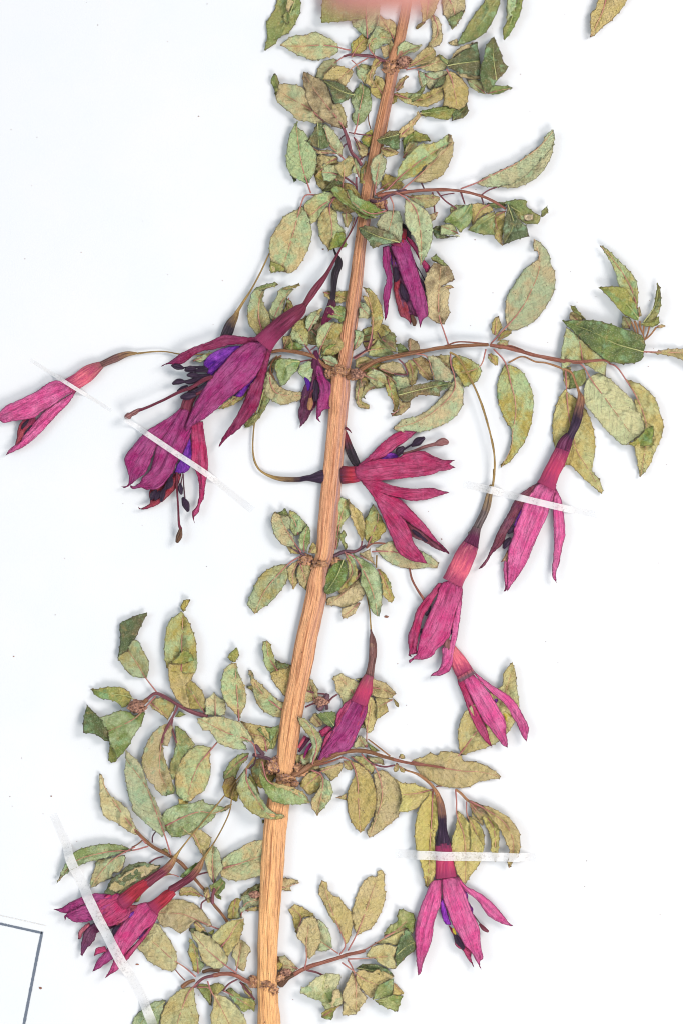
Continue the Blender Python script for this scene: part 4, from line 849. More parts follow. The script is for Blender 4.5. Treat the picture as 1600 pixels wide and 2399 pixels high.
def stem_mat():
    n = NT('dry_woody_stem'); P = n.pos(); av, a, v, q = n.attr('lv')
    long1 = n.noise(n.comb(n.math('MULTIPLY', a, 3.0), n.math('MULTIPLY', v, 0.004), 0.0), 1.0, 4, 0.65)
    long2 = n.noise(n.comb(n.math('MULTIPLY', a, 11.0), n.math('MULTIPLY', v, 0.018), 3.0), 1.0, 3, 0.6)
    low = n.ramp(v, 1300, 2350)
    c = n.mix(low, lin((220,160,122)), lin((246,190,128)))
    c = n.mix(n.ramp(long1, 0.38, 0.51, 0.72, 0.0), c, lin((142,80,50)))
    c = n.mix(n.ramp(long1, 0.52, 0.66, 0.0, 0.75), c, lin((226,170,118)))
    c = n.mix(n.ramp(long2, 0.32, 0.48, 0.6, 0.0), c, lin((122,70,48)))
    c = n.mix(n.ramp(long2, 0.56, 0.72, 0.0, 0.5), c, lin((240,206,166)))
    # greyish mauve down the left flank, weaker towards the bottom
    grey = n.math('MULTIPLY', n.ramp(n.math('COSINE', n.math('SUBTRACT', a, 2.55)), 0.6, 0.98), n.ramp(n.noise(n.comb(n.math('MULTIPLY', a, 4.0), n.math('MULTIPLY', v, 0.006)), 1.0, 3), 0.38, 0.55))
    grey = n.math('MULTIPLY', grey, n.ramp(v, 1250, 1800, 1.0, 0.2))
    c = n.mix(grey, c, lin((170,132,126)))
    up = n.ramp(v, 250, 950, 1.0, 0.0)
    c = n.mix(n.math('MULTIPLY', up, n.ramp(long1, 0.30, 0.60, 0.75, 0.25)), c, lin((166,114,80)))
    fine = n.noise(P, 0.45, 4, 0.75)
    c = n.mix(n.ramp(fine, 0.34, 0.48, 0.35, 0.0), c, lin((120,76,50))); c = n.mix(n.ramp(fine, 0.6, 0.75, 0.0, 0.4), c, lin((246,222,196)))
    sp = n.add('ShaderNodeTexVoronoi'); n.link(P, sp.inputs['Vector']); sp.inputs['Scale'].default_value = 0.04
    c = n.mix(n.math('MULTIPLY', n.ramp(sp.outputs['Distance'], 0.05, 0.10, 0.8, 0.0), n.ramp(n.noise(P, 0.02, 1), 0.5, 0.54)), c, lin((84,52,40)))
    h = n.math('ADD', n.math('MULTIPLY', long1, 3.5), n.math('MULTIPLY', long2, 2.0)); h = n.math('ADD', h, n.math('MULTIPLY', fine, 0.8))
    n.bump(h, 2.6); return n.done(c, 0.65, 0.25)
def knot_mat():
    n = NT('scaly_node_bark'); P = n.pos()
    a = n.noise(P, 0.11, 4, 0.7); c = n.mix(n.ramp(a, 0.35, 0.6), lin((92,62,50)), lin((200,152,118)))
    c = n.mix(n.ramp(n.noise(P, 0.2, 3), 0.55, 0.7), c, lin((130,108,116))); c = n.mix(n.ramp(n.noise(P, 0.3, 2), 0.6, 0.72), c, lin((200,160,80)))
    n.bump(n.math('ADD', a, n.noise(P, 0.4, 3)), 3.5); return n.done(c, 0.7, 0.2)
def paper_mat():
    n = NT('white_mounting_paper'); P = n.pos()
    x = n.add('ShaderNodeSeparateXYZ'); n.link(P, x.inputs[0])
    c = n.mix(n.ramp(n.noise(P, 0.004, 3), 0.35, 0.65), (0.600,0.632,0.660,1), (0.622,0.640,0.662,1))
    c = n.mix(n.ramp(n.noise(P, 0.9, 3, 0.7), 0.3, 0.42, 0.05, 0.0), c, (0.6,0.6,0.62,1))
    c = n.mix(n.ramp(n.noise(P, 0.012, 4, 0.6), 0.64, 0.8, 0.0, 0.35), c, (0.64,0.63,0.61,1))
    n.bump(n.noise(P, 0.25, 4, 0.7), 0.35); return n.done(c, 0.85, 0.1)
def tape_mat():
    n = NT('frosted_paper_tape'); P = n.pos(); av, u, v, q = n.attr('lv')
    a = n.noise(P, 0.16, 4, 0.72); b = n.noise(P, 0.03, 2)
    f = n.ramp(n.math('ADD', a, n.math('MULTIPLY', b, 0.5)), 0.76, 1.02, 0.97, 0.5)
    f = n.math('MULTIPLY', f, n.ramp(n.math('ADD', q, n.math('MULTIPLY', a, 30.0)), 10.0, 52.0))
    c = n.mix(n.ramp(b, 0.3, 0.7), (0.74,0.755,0.775,1), (0.75,0.75,0.74,1))
    n.done(c, 0.85, 0.05)
    tp = n.add('ShaderNodeBsdfTransparent'); tl = n.add('ShaderNodeBsdfTranslucent'); tl.inputs[0].default_value = (0.95, 0.96, 0.98, 1); m2 = n.add('ShaderNodeMixShader'); m2.inputs[0].default_value = 0.35; n.link(n.b.outputs[0], m2.inputs[1]); n.link(tl.outputs[0], m2.inputs[2]); ms = n.add('ShaderNodeMixShader'); n.link(f, ms.inputs[0]); n.link(tp.outputs[0], ms.inputs[1]); n.link(m2.outputs[0], ms.inputs[2]); n.link(ms.outputs[0], n.o.inputs[0])
    return n.m
def graphite_mat():
    n = NT('graphite_line'); P = n.pos(); a = n.noise(P, 0.42, 3, 0.7)
    f = n.ramp(a, 0.36, 0.50, 1.0, 0.12); n.done(n.mix(a, (0.06,0.08,0.11,1), (0.16,0.19,0.24,1)), 0.6, 0.3)
    tp = n.add('ShaderNodeBsdfTransparent'); ms = n.add('ShaderNodeMixShader'); n.link(n.ramp(a, 0.60, 0.72, 1.0, 0.1), ms.inputs[0]); n.link(tp.outputs[0], ms.inputs[1]); n.link(n.b.outputs[0], ms.inputs[2]); n.link(ms.outputs[0], n.o.inputs[0])
    return n.m
def simple(name, c, c2=None, rough=0.6, sc_=0.2):
    n = NT(name); P = n.pos(); a = n.noise(P, sc_, 3)
    col = n.mix(n.ramp(a, 0.35, 0.65), lin(c), lin(c2 or tuple(int(x*0.85) for x in c))); n.bump(a, 0.6); return n.done(col, rough, 0.3)

# ---------------------------------------------------------------- objects
def mesh_obj(name, verts, faces, mats, parent=None, attrs=None, midx=None, smooth=True):
    me = bpy.data.meshes.new(name); me.from_pydata(verts, [], faces)
    for m in mats: me.materials.append(m)
    for k, arr in (attrs or {}).items():
        a = me.attributes.new(k, 'FLOAT_VECTOR', 'POINT'); a.data.foreach_set('vector', np.asarray(arr, dtype=np.float32).ravel())
    if midx is not None: me.polygons.foreach_set('material_index', midx)
    if smooth: me.polygons.foreach_set('use_smooth', [True]*len(me.polygons))
    me.update(); o = bpy.data.objects.new(name, me); COL.objects.link(o)
    if parent: o.parent = parent
    return o
def empty(name, parent=None, **props):
    o = bpy.data.objects.new(name, None); COL.objects.link(o); o.empty_display_size = 0.005
    if parent: o.parent = parent
    for k, v in props.items(): o[k] = v
    return o
def cr(P, closed, step):
    """Smooth a polyline, keeping its sharp corners, and resample it."""
    P = [np.array(p, float) for p in P]; n = len(P); out = []
    rng = range(n) if closed else range(n-1)
    def tang(i):
        if not closed and (i == 0 or i == n-1): return None
        a, b, c = P[(i-1) % n], P[i], P[(i+1) % n]; d1, d2 = b-a, c-b
        l1, l2 = np.linalg.norm(d1[:2])+1e-6, np.linalg.norm(d2[:2])+1e-6
        cs = float(np.dot(d1[:2], d2[:2])/(l1*l2))
        if closed and cs < 0.25: return None
        return (c-a)/(l1+l2)
    T = [tang(i) for i in range(n)]
    for i in rng:
        a, b = P[i], P[(i+1) % n]; L = np.linalg.norm((b-a)[:2])+1e-6; k = max(1, int(round(L/step)))
        d = (b-a)/L; ta = T[i] if T[i] is not None else d; tb = T[(i+1) % n] if T[(i+1) % n] is not None else d
        for j in range(k):
            t = j/k; t2, t3 = t*t, t*t*t
            out.append((2*t3-3*t2+1)*a+(t3-2*t2+t)*ta*L+(-2*t3+3*t2)*b+(t3-t2)*tb*L)
    if not closed: out.append(P[-1])
    return out
def polyline_uv(pts, mid):
    """signed distance to a polyline and arc length along it"""
    best = np.full(len(pts), 1e9); U = np.zeros(len(pts)); V = np.zeros(len(pts)); acc = 0.0
    for i in range(len(mid)-1):
        a, b = mid[i], mid[i+1]; d = b-a; L = np.linalg.norm(d)+1e-6; d = d/L; r = pts-a
        lo = -1e9 if i == 0 else 0.0; hi = 1e9 if i == len(mid)-2 else L
        t = np.clip(r@d, lo, hi); q = r-np.outer(t, d); dist = np.hypot(q[:, 0], q[:, 1]); s = np.sign(d[0]*r[:, 1]-d[1]*r[:, 0])
        m = dist < best; best[m] = dist[m]; U[m] = (s*dist)[m]; V[m] = acc+t[m]; acc += L
    return U, V, acc
def edge_dist(pts, ring):
    A = np.array(ring); B = np.roll(A, -1, axis=0); best = np.full(len(pts), 1e9)
    for a, b in zip(A, B):
        d = b-a; L2 = d@d+1e-9; t = np.clip(((pts-a)@d)/L2, 0, 1); q = pts-(a+np.outer(t, d)); best = np.minimum(best, np.hypot(q[:, 0], q[:, 1]))
    return best
def inside(pts, ring):
    A = np.array(ring); B = np.roll(A, -1, axis=0); c = np.zeros(len(pts), bool)
    for (x1, y1), (x2, y2) in zip(A, B):
        if y1 == y2: continue
        k = ((y1 > pts[:, 1]) != (y2 > pts[:, 1])) & (pts[:, 0] < (x2-x1)*(pts[:, 1]-y1)/(y2-y1)+x1); c ^= k
    return c
CT = [0]
def blade(outline, mid, z, kind, rnd):
    """one sheet of a leaf or sepal with its curl, grooves and waves; returns verts (x, y, z in units), tris, attributes"""
    g = 4.0 if kind == 'leaf' else 3.0; ring = cr(outline, True, 3.6 if kind == 'leaf' else 2.8)
    ring = np.array(ring); n = len(ring); cen = ring.mean(axis=0)
    area = 0.5*np.sum(ring[:, 0]*np.roll(ring[:, 1], -1)-np.roll(ring[:, 0], -1)*ring[:, 1]); sg = 1 if area > 0 else -1
    tn = np.roll(ring, -1, axis=0)-np.roll(ring, 1, axis=0); tn /= (np.linalg.norm(tn, axis=1)[:, None]+1e-6); nr = np.stack([tn[:, 1], -tn[:, 0]], 1)*sg
    r2 = random.Random(int(rnd*1e6))
    ring = ring+nr*np.array([r2.uniform(-0.5, 0.5) for _ in range(n)])[:, None]
    if kind == 'leaf' and abs(area) > 250:
        nxt = r2.uniform(1, 6); i = 0
        while i < n:
            nxt -= 1
            if nxt <= 0: ring[i] += nr[i]*r2.uniform(1.6, 3.0); nxt = r2.uniform(4.5, 8.0)
            i += 1
    elif kind == 'sepal':
        ring += nr*np.array([1.1*noise.noise(Vector((i*0.35, rnd*90, 0))) for i in range(n)])[:, None]
    x0, y0 = ring.min(axis=0); x1, y1 = ring.max(axis=0)
    gx, gy = np.meshgrid(np.arange(x0+1, x1, g), np.arange(y0+1, y1, g*0.87)); gx = gx+(np.arange(gx.shape[0]) % 2)[:, None]*g/2
    gp = np.stack([gx.ravel(), gy.ravel()], 1)
    if len(gp): gp = gp+np.array([[r2.uniform(-.4, .4), r2.uniform(-.4, .4)] for _ in range(len(gp))]); gp = gp[inside(gp, ring)]
    if len(gp): gp = gp[edge_dist(gp, ring) > 1.9]
    allp = [Vector((float(a), float(b))) for a, b in ring]+[Vector((float(a), float(b))) for a, b in gp]
    vv, ee, ff, *_ = delaunay_2d_cdt(allp, [], [list(range(n))], 1, 1e-4)
    P = np.array([(v.x, v.y) for v in vv]); wd = edge_dist(P, ring)
    midc = np.array(cr(mid, False, 8.0)) if len(mid) > 2 else np.array(mid, float)
    U, V, L = polyline_uv(P, midc)
    hw = np.abs(U)+wd+0.5; s = U/hw; vin = V
    t = (V-V.min())/(V.max()-V.min()+1e-6); size = min(x1-x0, y1-y0)
    Z = np.zeros(len(P)); cup = r2.uniform(-3.5, 6.5)*min(1.0, size/40); tilt = r2.uniform(-3.2, 3.2)*min(1, size/30); arch = r2.uniform(-7, 12)*min(1, L/110); ex = r2.uniform(2.0, 5.5)*min(1, size/30)
    ph = r2.uniform(0, 20); vf = r2.choice([-0.42, -0.3, 0.3, 0.42, 0.5]); va = r2.uniform(0.3, 1.2); cr_ = r2.uniform(0.8, 1.25)*(1.5 if 12 < size < 34 else 1.0); cx = x0+rnd*977
    for i in range(len(P)):
        x, y = P[i]
        if kind == 'leaf':
            h0 = vf*min(abs(U[i]), 20.0)*(1.0 if U[i] > 0 else va)
            q = V[i]-0.75*abs(U[i])-0.012*U[i]*U[i]
            h = cup*s[i]*s[i]+tilt*s[i]-arch*(t[i]-0.5)**2*2+arch*0.3
            h += 1.7*math.cos(6.283*(q+ph)/15.0)*(1-abs(s[i]))*min(1, abs(U[i])/4)
            h -= 3.2*math.exp(-(U[i]/4.0)**2)
            h += cr_*6.5*noise.noise(Vector((x/28+rnd*50, y/28, 1.7)))+cr_*3.8*noise.noise(Vector((x/12, y/12+rnd*50, 4.7)))
            h += ex*noise.noise(Vector((x/17, y/17, rnd*99)))*2.4*math.exp(-wd[i]/7.0)
            h += h0+cr_*5.5*(0.42-abs(noise.noise(Vector((x/26, y/26+rnd*31, 9.1))))*2.2); h = 8.5*math.tanh(h/8.5)
        else:
            h = 5.5*min(1, size/30)*(1-s[i]*s[i])+2.6*math.cos(s[i]*7.5+rnd*2)*min(1, hw[i]/12)
            h += 3.4*noise.noise(Vector((x/28+rnd*50, y/28, 1.7)))+(0.5+2.6*t[i]**2)*noise.noise(Vector((x/8, y/8+rnd*50, 4.7)))
            h += 3.2*(0.4-abs(noise.noise(Vector((U[i]/9.0+rnd*40, V[i]/55.0, 2.0))))*2.4)*min(1, hw[i]/8)
            h -= 1.6*math.exp(-(U[i]/2.2)**2)
        Z[i] = max(0.9+0.02*wd[i], z+h)
    A1 = np.stack([U, V, wd], 1); A2 = np.stack([s, t, np.full(len(P), rnd)], 1)
    return P, Z, [tuple(f) for f in ff], A1, A2, ring, midc
def build_sheets(name, layers, parent, kind):
    """layers: list of (z, code, outline, mid). One object; folds are extra sheets of the same mesh, each closed with its own thickness"""
    VV, FF, MI, B1, B2, mats = [], [], [], [], [], []
    top = None
    for (z, code, outl, mid) in layers:
        CT[0] += 1; rnd = (CT[0]*0.61803398) % 1.0; zz = z*2.15+1+(CT[0] % 5)*0.4
        P, Z, F, A1, A2, ring, midc = blade(outl, mid, zz, kind, rnd)
        if not F: continue
        m = leaf_mat(code) if kind == 'leaf' else petal_mat(code)
        if m not in mats: mats.append(m)
        mi = mats.index(m); b = len(VV); n = len(P); th = 0.8
        VV += [W(P[i, 0], P[i, 1], Z[i]) for i in range(n)]+[W(P[i, 0], P[i, 1], Z[i]-th) for i in range(n)]
        cnt = {}
        for f in F:
            a = [P[k] for k in f]; ar = (a[1][0]-a[0][0])*(a[2][1]-a[0][1])-(a[1][1]-a[0][1])*(a[2][0]-a[0][0])
            f = f if ar < 0 else tuple(reversed(f))      # y is flipped in the world
            FF.append(tuple(b+k for k in f)); FF.append(tuple(b+n+k for k in reversed(f))); MI += [mi, mi]
            for k in range(len(f)): cnt[(f[k], f[(k+1) % len(f)])] = 1
        for (p, q) in cnt:
            if (q, p) not in cnt: FF.append((b+q, b+p, b+n+p, b+n+q)); MI.append(mi)
        B1 += [A1, A1]; B2 += [A2, A2]
        if top is None: top = (P, Z, ring, midc, zz, code)
    if not VV: return None
    o = mesh_obj(name, VV, FF, mats, parent, {'lv': np.concatenate(B1), 'ln': np.concatenate(B2)}, MI)
    return o, top
def tube(name, pts, mat, parent, flat=1.0, segs=10, step=5.0, rough=0.0, cap=True, fiss=0.0):
    """pts: x, y, z, r. A closed tapering stalk"""
    Q = cr(pts, False, step) if len(pts) > 2 else [np.array(pts[0], float)+(np.array(pts[1], float)-np.array(pts[0], float))*t for t in np.linspace(0, 1, max(3, int(np.hypot(pts[1][0]-pts[0][0], pts[1][1]-pts[0][1])/step)))]
    CT[0] += 1; rnd = (CT[0]*0.61803398) % 1.0
    V, F, A1, A2 = [], [], [], []; L = 0.0; n = len(Q); tot = sum(np.linalg.norm((Q[i+1]-Q[i])[:2]) for i in range(n-1))+1e-6
    rows = []
    for i in range(n):
        if i: L += np.linalg.norm((Q[i]-Q[i-1])[:2])
        d = (Q[min(n-1, i+1)]-Q[max(0, i-1)])[:2]; d = d/(np.linalg.norm(d)+1e-6); rows.append((Q[i], d, L, 1.0))
    if cap:
        a, d, _, _ = rows[0]; r = a[3]; e = a.copy(); e[:2] = a[:2]-d*r*0.45; rows.insert(0, (e, d, 0.0, 0.55))
        a, d, _, _ = rows[-1]; r = a[3]; e = a.copy(); e[:2] = a[:2]+d*r*0.45; rows.append((e, d, L, 0.55))
    for (p, d, l, k) in rows:
        nx, ny = -d[1], d[0]
        for j in range(segs):
            a = 2*math.pi*j/segs; r = max(0.3, p[3])*k
            if rough: r *= 1+rough*noise.noise(Vector((math.cos(a)*2.2, math.sin(a)*2.2, l/26+rnd*70)))+rough*0.6*noise.noise(Vector((math.cos(a)*5, math.sin(a)*5, l/60)))
            if fiss: r *= 1-fiss*max(0.0, 1-abs(noise.noise(Vector((math.cos(a)*3.5+l/900, math.sin(a)*3.5, l/420))))*7)*(1.0 if l < 930 else 0.15)-0.03*abs(noise.noise(Vector((math.cos(a)*9, math.sin(a)*9, l/120))))
            V.append(W(p[0]+nx*math.cos(a)*r, p[1]+ny*math.cos(a)*r, max(0.3, p[2]+math.sin(a)*r*flat))); A1.append((a, l, rnd)); A2.append((math.cos(a), l/tot, rnd))
    m = len(rows)
    for i in range(m-1):
        for j in range(segs): F.append((i*segs+j, i*segs+(j+1) % segs, (i+1)*segs+(j+1) % segs, (i+1)*segs+j))
    F.append(tuple(range(segs-1, -1, -1))); F.append(tuple((m-1)*segs+j for j in range(segs)))
    return mesh_obj(name, V, F, [mat], parent, {'lv': A1, 'ln': A2})
def knot(name, x, y, z, r, mat, parent, sx=1.0, sy=1.0, nfl=26):
    """a swollen scaly joint: lump plus torn bud scales, one mesh"""
    import bmesh
    bm = bmesh.new(); bmesh.ops.create_icosphere(bm, subdivisions=4, radius=1.0); rr = random.Random(int(x*7+y))
    for v in bm.verts:
        c = v.co.normalized(); k = 1+0.55*noise.noise(c*1.9+Vector((x, y, 0)))+0.30*noise.noise(c*5+Vector((x, 0, y)))
        c = c*k; v.co = Vector(W(x+c.x*r*sx, y-c.y*r*sy, max(0.5, z+c.z*r*0.75)))
    for i in range(nfl):
        a = rr.uniform(0, 6.283); e = rr.uniform(0.1, 1.2); d = Vector((math.cos(a)*math.cos(e)*sx, math.sin(a)*math.cos(e)*sy, math.sin(e)*0.8)); b0 = Vector((x, y, z))+d*r*rr.uniform(.75, .95)
        t = d.cross(Vector((0, 0, 1))).normalized() if abs(d.z) < 0.95 else Vector((1, 0, 0)); wdt = r*rr.uniform(0.08, 0.2); ln = r*rr.uniform(0.25, 0.75); up = Vector((rr.uniform(-.5, .5), rr.uniform(-.5, .5), rr.uniform(0, .7)))
        pts = [b0-t*wdt, b0+t*wdt, b0+(d+up).normalized()*ln, b0+d*ln*0.3+Vector((0, 0, wdt))]
        vs_ = [bm.verts.new(W(p.x, p.y, max(0.5, p.z))) for p in pts]
        for f in ((0, 1, 3), (1, 2, 3), (2, 0, 3), (0, 2, 1)):
            bm.faces.new([vs_[k] for k in f])
    me = bpy.data.meshes.new(name); bm.to_mesh(me); bm.free(); me.materials.append(mat)
    for p in me.polygons: p.use_smooth = True
    o = bpy.data.objects.new(name, me); COL.objects.link(o); o.parent = parent; return o

# ---------------------------------------------------------------- the sheet it is mounted on
def sheet():
    X0, X1, Y0, Y1, n = -700, 2300, -900, 3300, 40
    V, F = [], []
    for j in range(n+1):
        for i in range(n+1):
            x = X0+(X1-X0)*i/n; y = Y0+(Y1-Y0)*j/n; V.append(W(x, y, -0.3+0.5*noise.noise(Vector((x/500, y/500, 0)))))
    for j in range(n):
        for i in range(n): a = j*(n+1)+i; F.append((a, a+n+1, a+n+2, a+1))
    o = mesh_obj('paper_sheet', V, F, [paper_mat()]); o['kind'] = 'structure'; return o
paper = sheet()
def line_strip(name, pts, wd, mat, parent):
    Q = cr(pts, False, 3.0) if len(pts) > 2 else [np.array(pts[0], float)+(np.array(pts[1], float)-np.array(pts[0], float))*t for t in np.linspace(0, 1, 80)]
    V, F = [], []
    for i, p in enumerate(Q):
        d = Q[min(len(Q)-1, i+1)]-Q[max(0, i-1)]; d = d/(np.linalg.norm(d)+1e-6); k = wd/2*(1+0.25*noise.noise(Vector((i*0.5, wd, 0))))
        for s in (-1, 1): V.append(W(p[0]-d[1]*k*s, p[1]+d[0]*k*s, 0.6))
    for i in range(len(Q)-1): F.append((2*i, 2*i+1, 2*i+3, 2*i+2))
    return mesh_obj(name, V, F, [mat], parent)
gm = graphite_mat()
line_strip('pencil_line', [(-60,2152), (98,2187)], 5.2, gm, paper)
line_strip('pencil_line', [(99,2184), (88,2238), (56,2402)], 6.4, gm, paper)
fm = simple('faint_pencil', (214,212,208))
line_strip('faint_line', [(-60,2132), (108,2170)], 1.1, fm, paper)

# ---------------------------------------------------------------- the pressed plant
plant = empty('pressed_fuchsia_branch', label='pressed fuchsia branch with woody stem, dried leaves and magenta flowers on white paper', category='dried plant')
plant.location = (0, 0, 0)
STEM = [(962,-60,16,11), (950,22,16,12), (934,100,17,13), (921,150,17,15), (912,201,18,13.5), (891,300,19,15), (873,390,19,15), (861,451,19,15), (852,518,19,15), (845,565,18,13.5), (833,667,19,16), (818,770,20,18), (808,840,20,17), (799,875,21,20), (796,912,21,24), (791,980,22,22), (779,1107,22,23), (767,1235,22,23), (761,1299,22,21), (752,1325,21,19), (745,1360,22,22.5), (740,1400,23,24.5), (718,1500,24,25), (711,1540,24,25.5), (699,1602,24,24), (684,1678,24,25), (674,1750,24,23.5), (669,1800,24,21), (665,1835,23,19), (655,1870,23,26), (646,1930,24,27), (638,2041,24,27), (631,2143,24,25), (628,2200,24,24), (627,2260,24,23), (627,2305,24,24), (629,2345,24,24), (631,2398,25,27), (633,2460,25,27)]
STEM = [(a, b, d*0.5+1.2, d) for a, b, c, d in STEM]
stem = tube('main_stem', STEM, stem_mat(), plant, flat=0.5, segs=64, step=6.0, rough=0.045, fiss=0.16)
km = knot_mat()
for (x, y, z, r, a, b) in [(914,158,14,20,1.0,1.0), (938,150,14,14,1.1,.9), (868,474,12,13,1.0,.8), (888,478,14,15,1.3,0.9), (798,872,18,22,1.0,0.8), (826,880,18,14,1.5,.9), (772,876,14,13,1,1), (752,1320,20,18,1.1,0.6), (717,1312,12,15,1.2,1), (787,1318,12,14,1.1,1), (738,1330,14,10,1,1), (668,1822,20,20,1.2,0.7), (640,1795,14,18,1.1,1.2), (702,1803,14,16,1.3,1), (688,1835,14,12,1,1), (627,2306,24,18,1.0,0.7), (659,2292,14,15,1.2,1), (594,2300,12,14,1,1.2), (640,2318,24,14,1,1)]:
    knot('node', x, y, z*0.75, r*0.86, km, stem, a, b)
kb = simple('shrivelled_bud', (170,128,108), (84,58,52), 0.7, 0.25)
for (x, y, z, r) in [(322,1655,16,15), (752,1644,16,12), (946,146,14,14), (598,2095,16,9), (672,2278,14,10), (660,1775,12,9), (836,876,22,12)]:
    knot('shrivelled_bud', x, y, z, r, kb, plant, 1.3, 0.9, 34)
def midrib(top, leaf, mid):
    P, Z, ring, midc, zz, code = top
    green = code[0] in 'gdk' and len(code) < 3
    M_ = np.array(cr(mid, False, 6.0)) if len(mid) > 2 else np.array([np.array(mid[0])+(np.array(mid[1])-np.array(mid[0]))*t for t in np.linspace(0, 1, 9)])
    ins = inside(M_, ring); n = len(M_); rows = []
    if n < 3: return
    size = math.sqrt(abs(np.ptp(P[:, 0])*np.ptp(P[:, 1])))
    r0 = min(1.9, 0.7+size/60)
    for i, p in enumerate(M_):
        d = np.hypot(P[:, 0]-p[0], P[:, 1]-p[1]); k = np.argsort(d)[:3]; z = float(Z[k].mean())+0.5
        if not ins[i]: z = 0.5*z+0.5*zz
        rows.append((p[0], p[1], z+(0.3 if ins[i] else 0.8), (r0*(1-0.72*i/n) if not green else 0.75*r0*(1-0.7*i/n))))
    rows = rows[::2]+([rows[-1]] if (n-1) % 2 else [])
    zs = [r[2] for r in rows]; rows = [(r[0], r[1], (zs[max(0, i-1)]+zs[i]+zs[min(len(zs)-1, i+1)])/3+0.2, r[3]) for i, r in enumerate(rows)]
    if len(rows) < 2: return
    tube('midrib', rows, rib_green if green else rib_pink, leaf, segs=6, step=7.0)
def rib_mat(name, a, b):
    n = NT(name); P = n.pos(); nv, s, t, r = n.attr('ln')
    c = n.mix(n.ramp(n.math('ADD', t, n.math('MULTIPLY', n.noise(P, 0.05, 2), 0.5)), 0.35, 1.1), lin(a), lin(b))
    c = n.mix(n.ramp(n.noise(P, 0.5, 3), 0.4, 0.6, 0.35, 0.0), c, lin(tuple(int(x*0.6) for x in a))); n.bump(n.noise(P, 0.6, 2), 0.8); return n.done(c, 0.6, 0.25)
rib_pink = rib_mat('dried_midrib', (160,104,100), (196,158,124)); rib_green = rib_mat('pale_midrib', (176,178,122), (160,166,104))

cur_leaf = None; flower = None; flowers = {}; lastcol = None; pend = None
def pp(s, T): return [((float(q.split(',')[0])/T[2])+T[0], (float(q.split(',')[1])/T[2])+T[1])+tuple(float(v) for v in q.split(',')[2:]) for q in s.split()]
def flush():
    global pend
    if pend:
        r = build_sheets('leaf', pend, plant, 'leaf')
        if r: midrib(r[1], r[0], pend[0][3])
        pend = None
T = (0, 0, 1); prevV = None
for ln in DATA.strip().splitlines():
    ln = ln.strip()
    if not ln: continue
    if ln[0] == '@': a = ln[1:].split(); T = (float(a[0]), float(a[1]), float(a[2])); continue
    f = [x.strip() for x in ln.split('|')]; h = f[0].split()
    if h[0] == 'L': flush(); pend = [(float(h[1]), h[2], pp(f[1], T), pp(f[2], T))]
    elif h[0] == '+': pend.append((float(h[1]), h[2], pp(f[1], T), pp(f[2], T)))
    else:
        flush()
        if h[0] == 'T':
            z, r0, r1 = float(h[1])*2.2, float(h[2]), float(h[3]); p = pp(f[1], T); n = len(p)
            z = max(z, max(r0, r1))
            tube('twig', [(q[0], q[1], z, r0+(r1-r0)*i/(n-1)) for i, q in enumerate(p)], stalk_mat(h[4]), plant, segs=10, step=4.0, rough=0.3)
        elif h[0] == 'F':
            k = h[1] if len(h) > 1 else 'auto%d' % len(flowers)
            if k not in flowers: flowers[k] = empty('flower', plant)
            flower = flowers[k]; prevV = None
        elif h[0] == 'V':
            z = float(h[2])*2.3+2; p = pp(f[1], T); fl = 0.55 if h[1] in ('tube', 'ovary', 'sepal_base') else 0.9
            mx = max(q[2] for q in p)*fl; z = max(z, mx)
            code = h[3]; pv = prevV if (prevV and prevV != code and h[1] in ('tube', 'ovary')) else None
            nm = {'pedicel': 'pedicel', 'stamen': 'anther', 'sepal_base': 'tube'}.get(h[1], h[1])
            tube(nm, [(q[0], q[1], z, q[2]) for q in p], stalk_mat(code, pv), flower, flat=fl, segs=18 if fl < 0.6 else 10, step=4.0, rough=0.10 if fl < 0.6 else 0.16, cap=h[1] not in ('tube', 'sepal_base'))
            if h[1] in ('tube', 'ovary', 'pedicel'): prevV = code
        elif h[0] == 'B':
            nm = 'anther' if h[1] == 'stamen' else h[1]
            code = h[3]
            build_sheets(nm, [(float(h[2]), code, pp(f[1], T), pp(f[2], T))], flower, 'sepal')
flush()
# the small broken thorn-like stub on the stem
tube('stub', [(810,1003,20,3.5), (818,1008,18,2), (823,1014,16,0.8)], stalk_mat('mr'), stem, segs=8, step=3)

# ---------------------------------------------------------------- tape strips, draped over what they hold down
bpy.context.view_layer.update(); dg = bpy.context.evaluated_depsgraph_get()
def drape(cl, wd):
    Q = cr([(a[0], a[1], b) for a, b in zip(cl, wd)], False, 4.0); K = 5; Zs = []; XY = []
    for i, p in enumerate(Q):
        d = (Q[min(len(Q)-1, i+1)]-Q[max(0, i-1)])[:2]; d = d/(np.linalg.norm(d)+1e-6); row, zr = [], []
        for k in range(K):
            s = (k/(K-1)-0.5)*p[2]*(1+0.03*noise.noise(Vector((i*0.4, k*3.0, p[2])))); x = p[0]-d[1]*s; y = p[1]+d[0]*s
            o = Vector(W(x, y, 400)); hit = sc.ray_cast(dg, o, Vector((0, 0, -1)), distance=500*S)
            row.append((x, y)); zr.append((hit[1].z/S if hit[0] else 0.0)); zr[-1] += 0.3+min(2.2, zr[-1]*0.16)
        XY.append(row); Zs.append(zr)
    Z = np.array(Zs)
    for _ in range(26):
        up = np.vstack([Z[:1], Z[:-1]]); dn = np.vstack([Z[1:], Z[-1:]]); Z = np.maximum(Z, (up+dn)/2-0.32)
        lf = np.hstack([Z[:, :1], Z[:, :-1]]); rt = np.hstack([Z[:, 1:], Z[:, -1:]]); Z = np.maximum(Z, (lf+rt)/2-0.3)
    return XY, Z, [q[2] for q in Q]
tm = tape_mat()
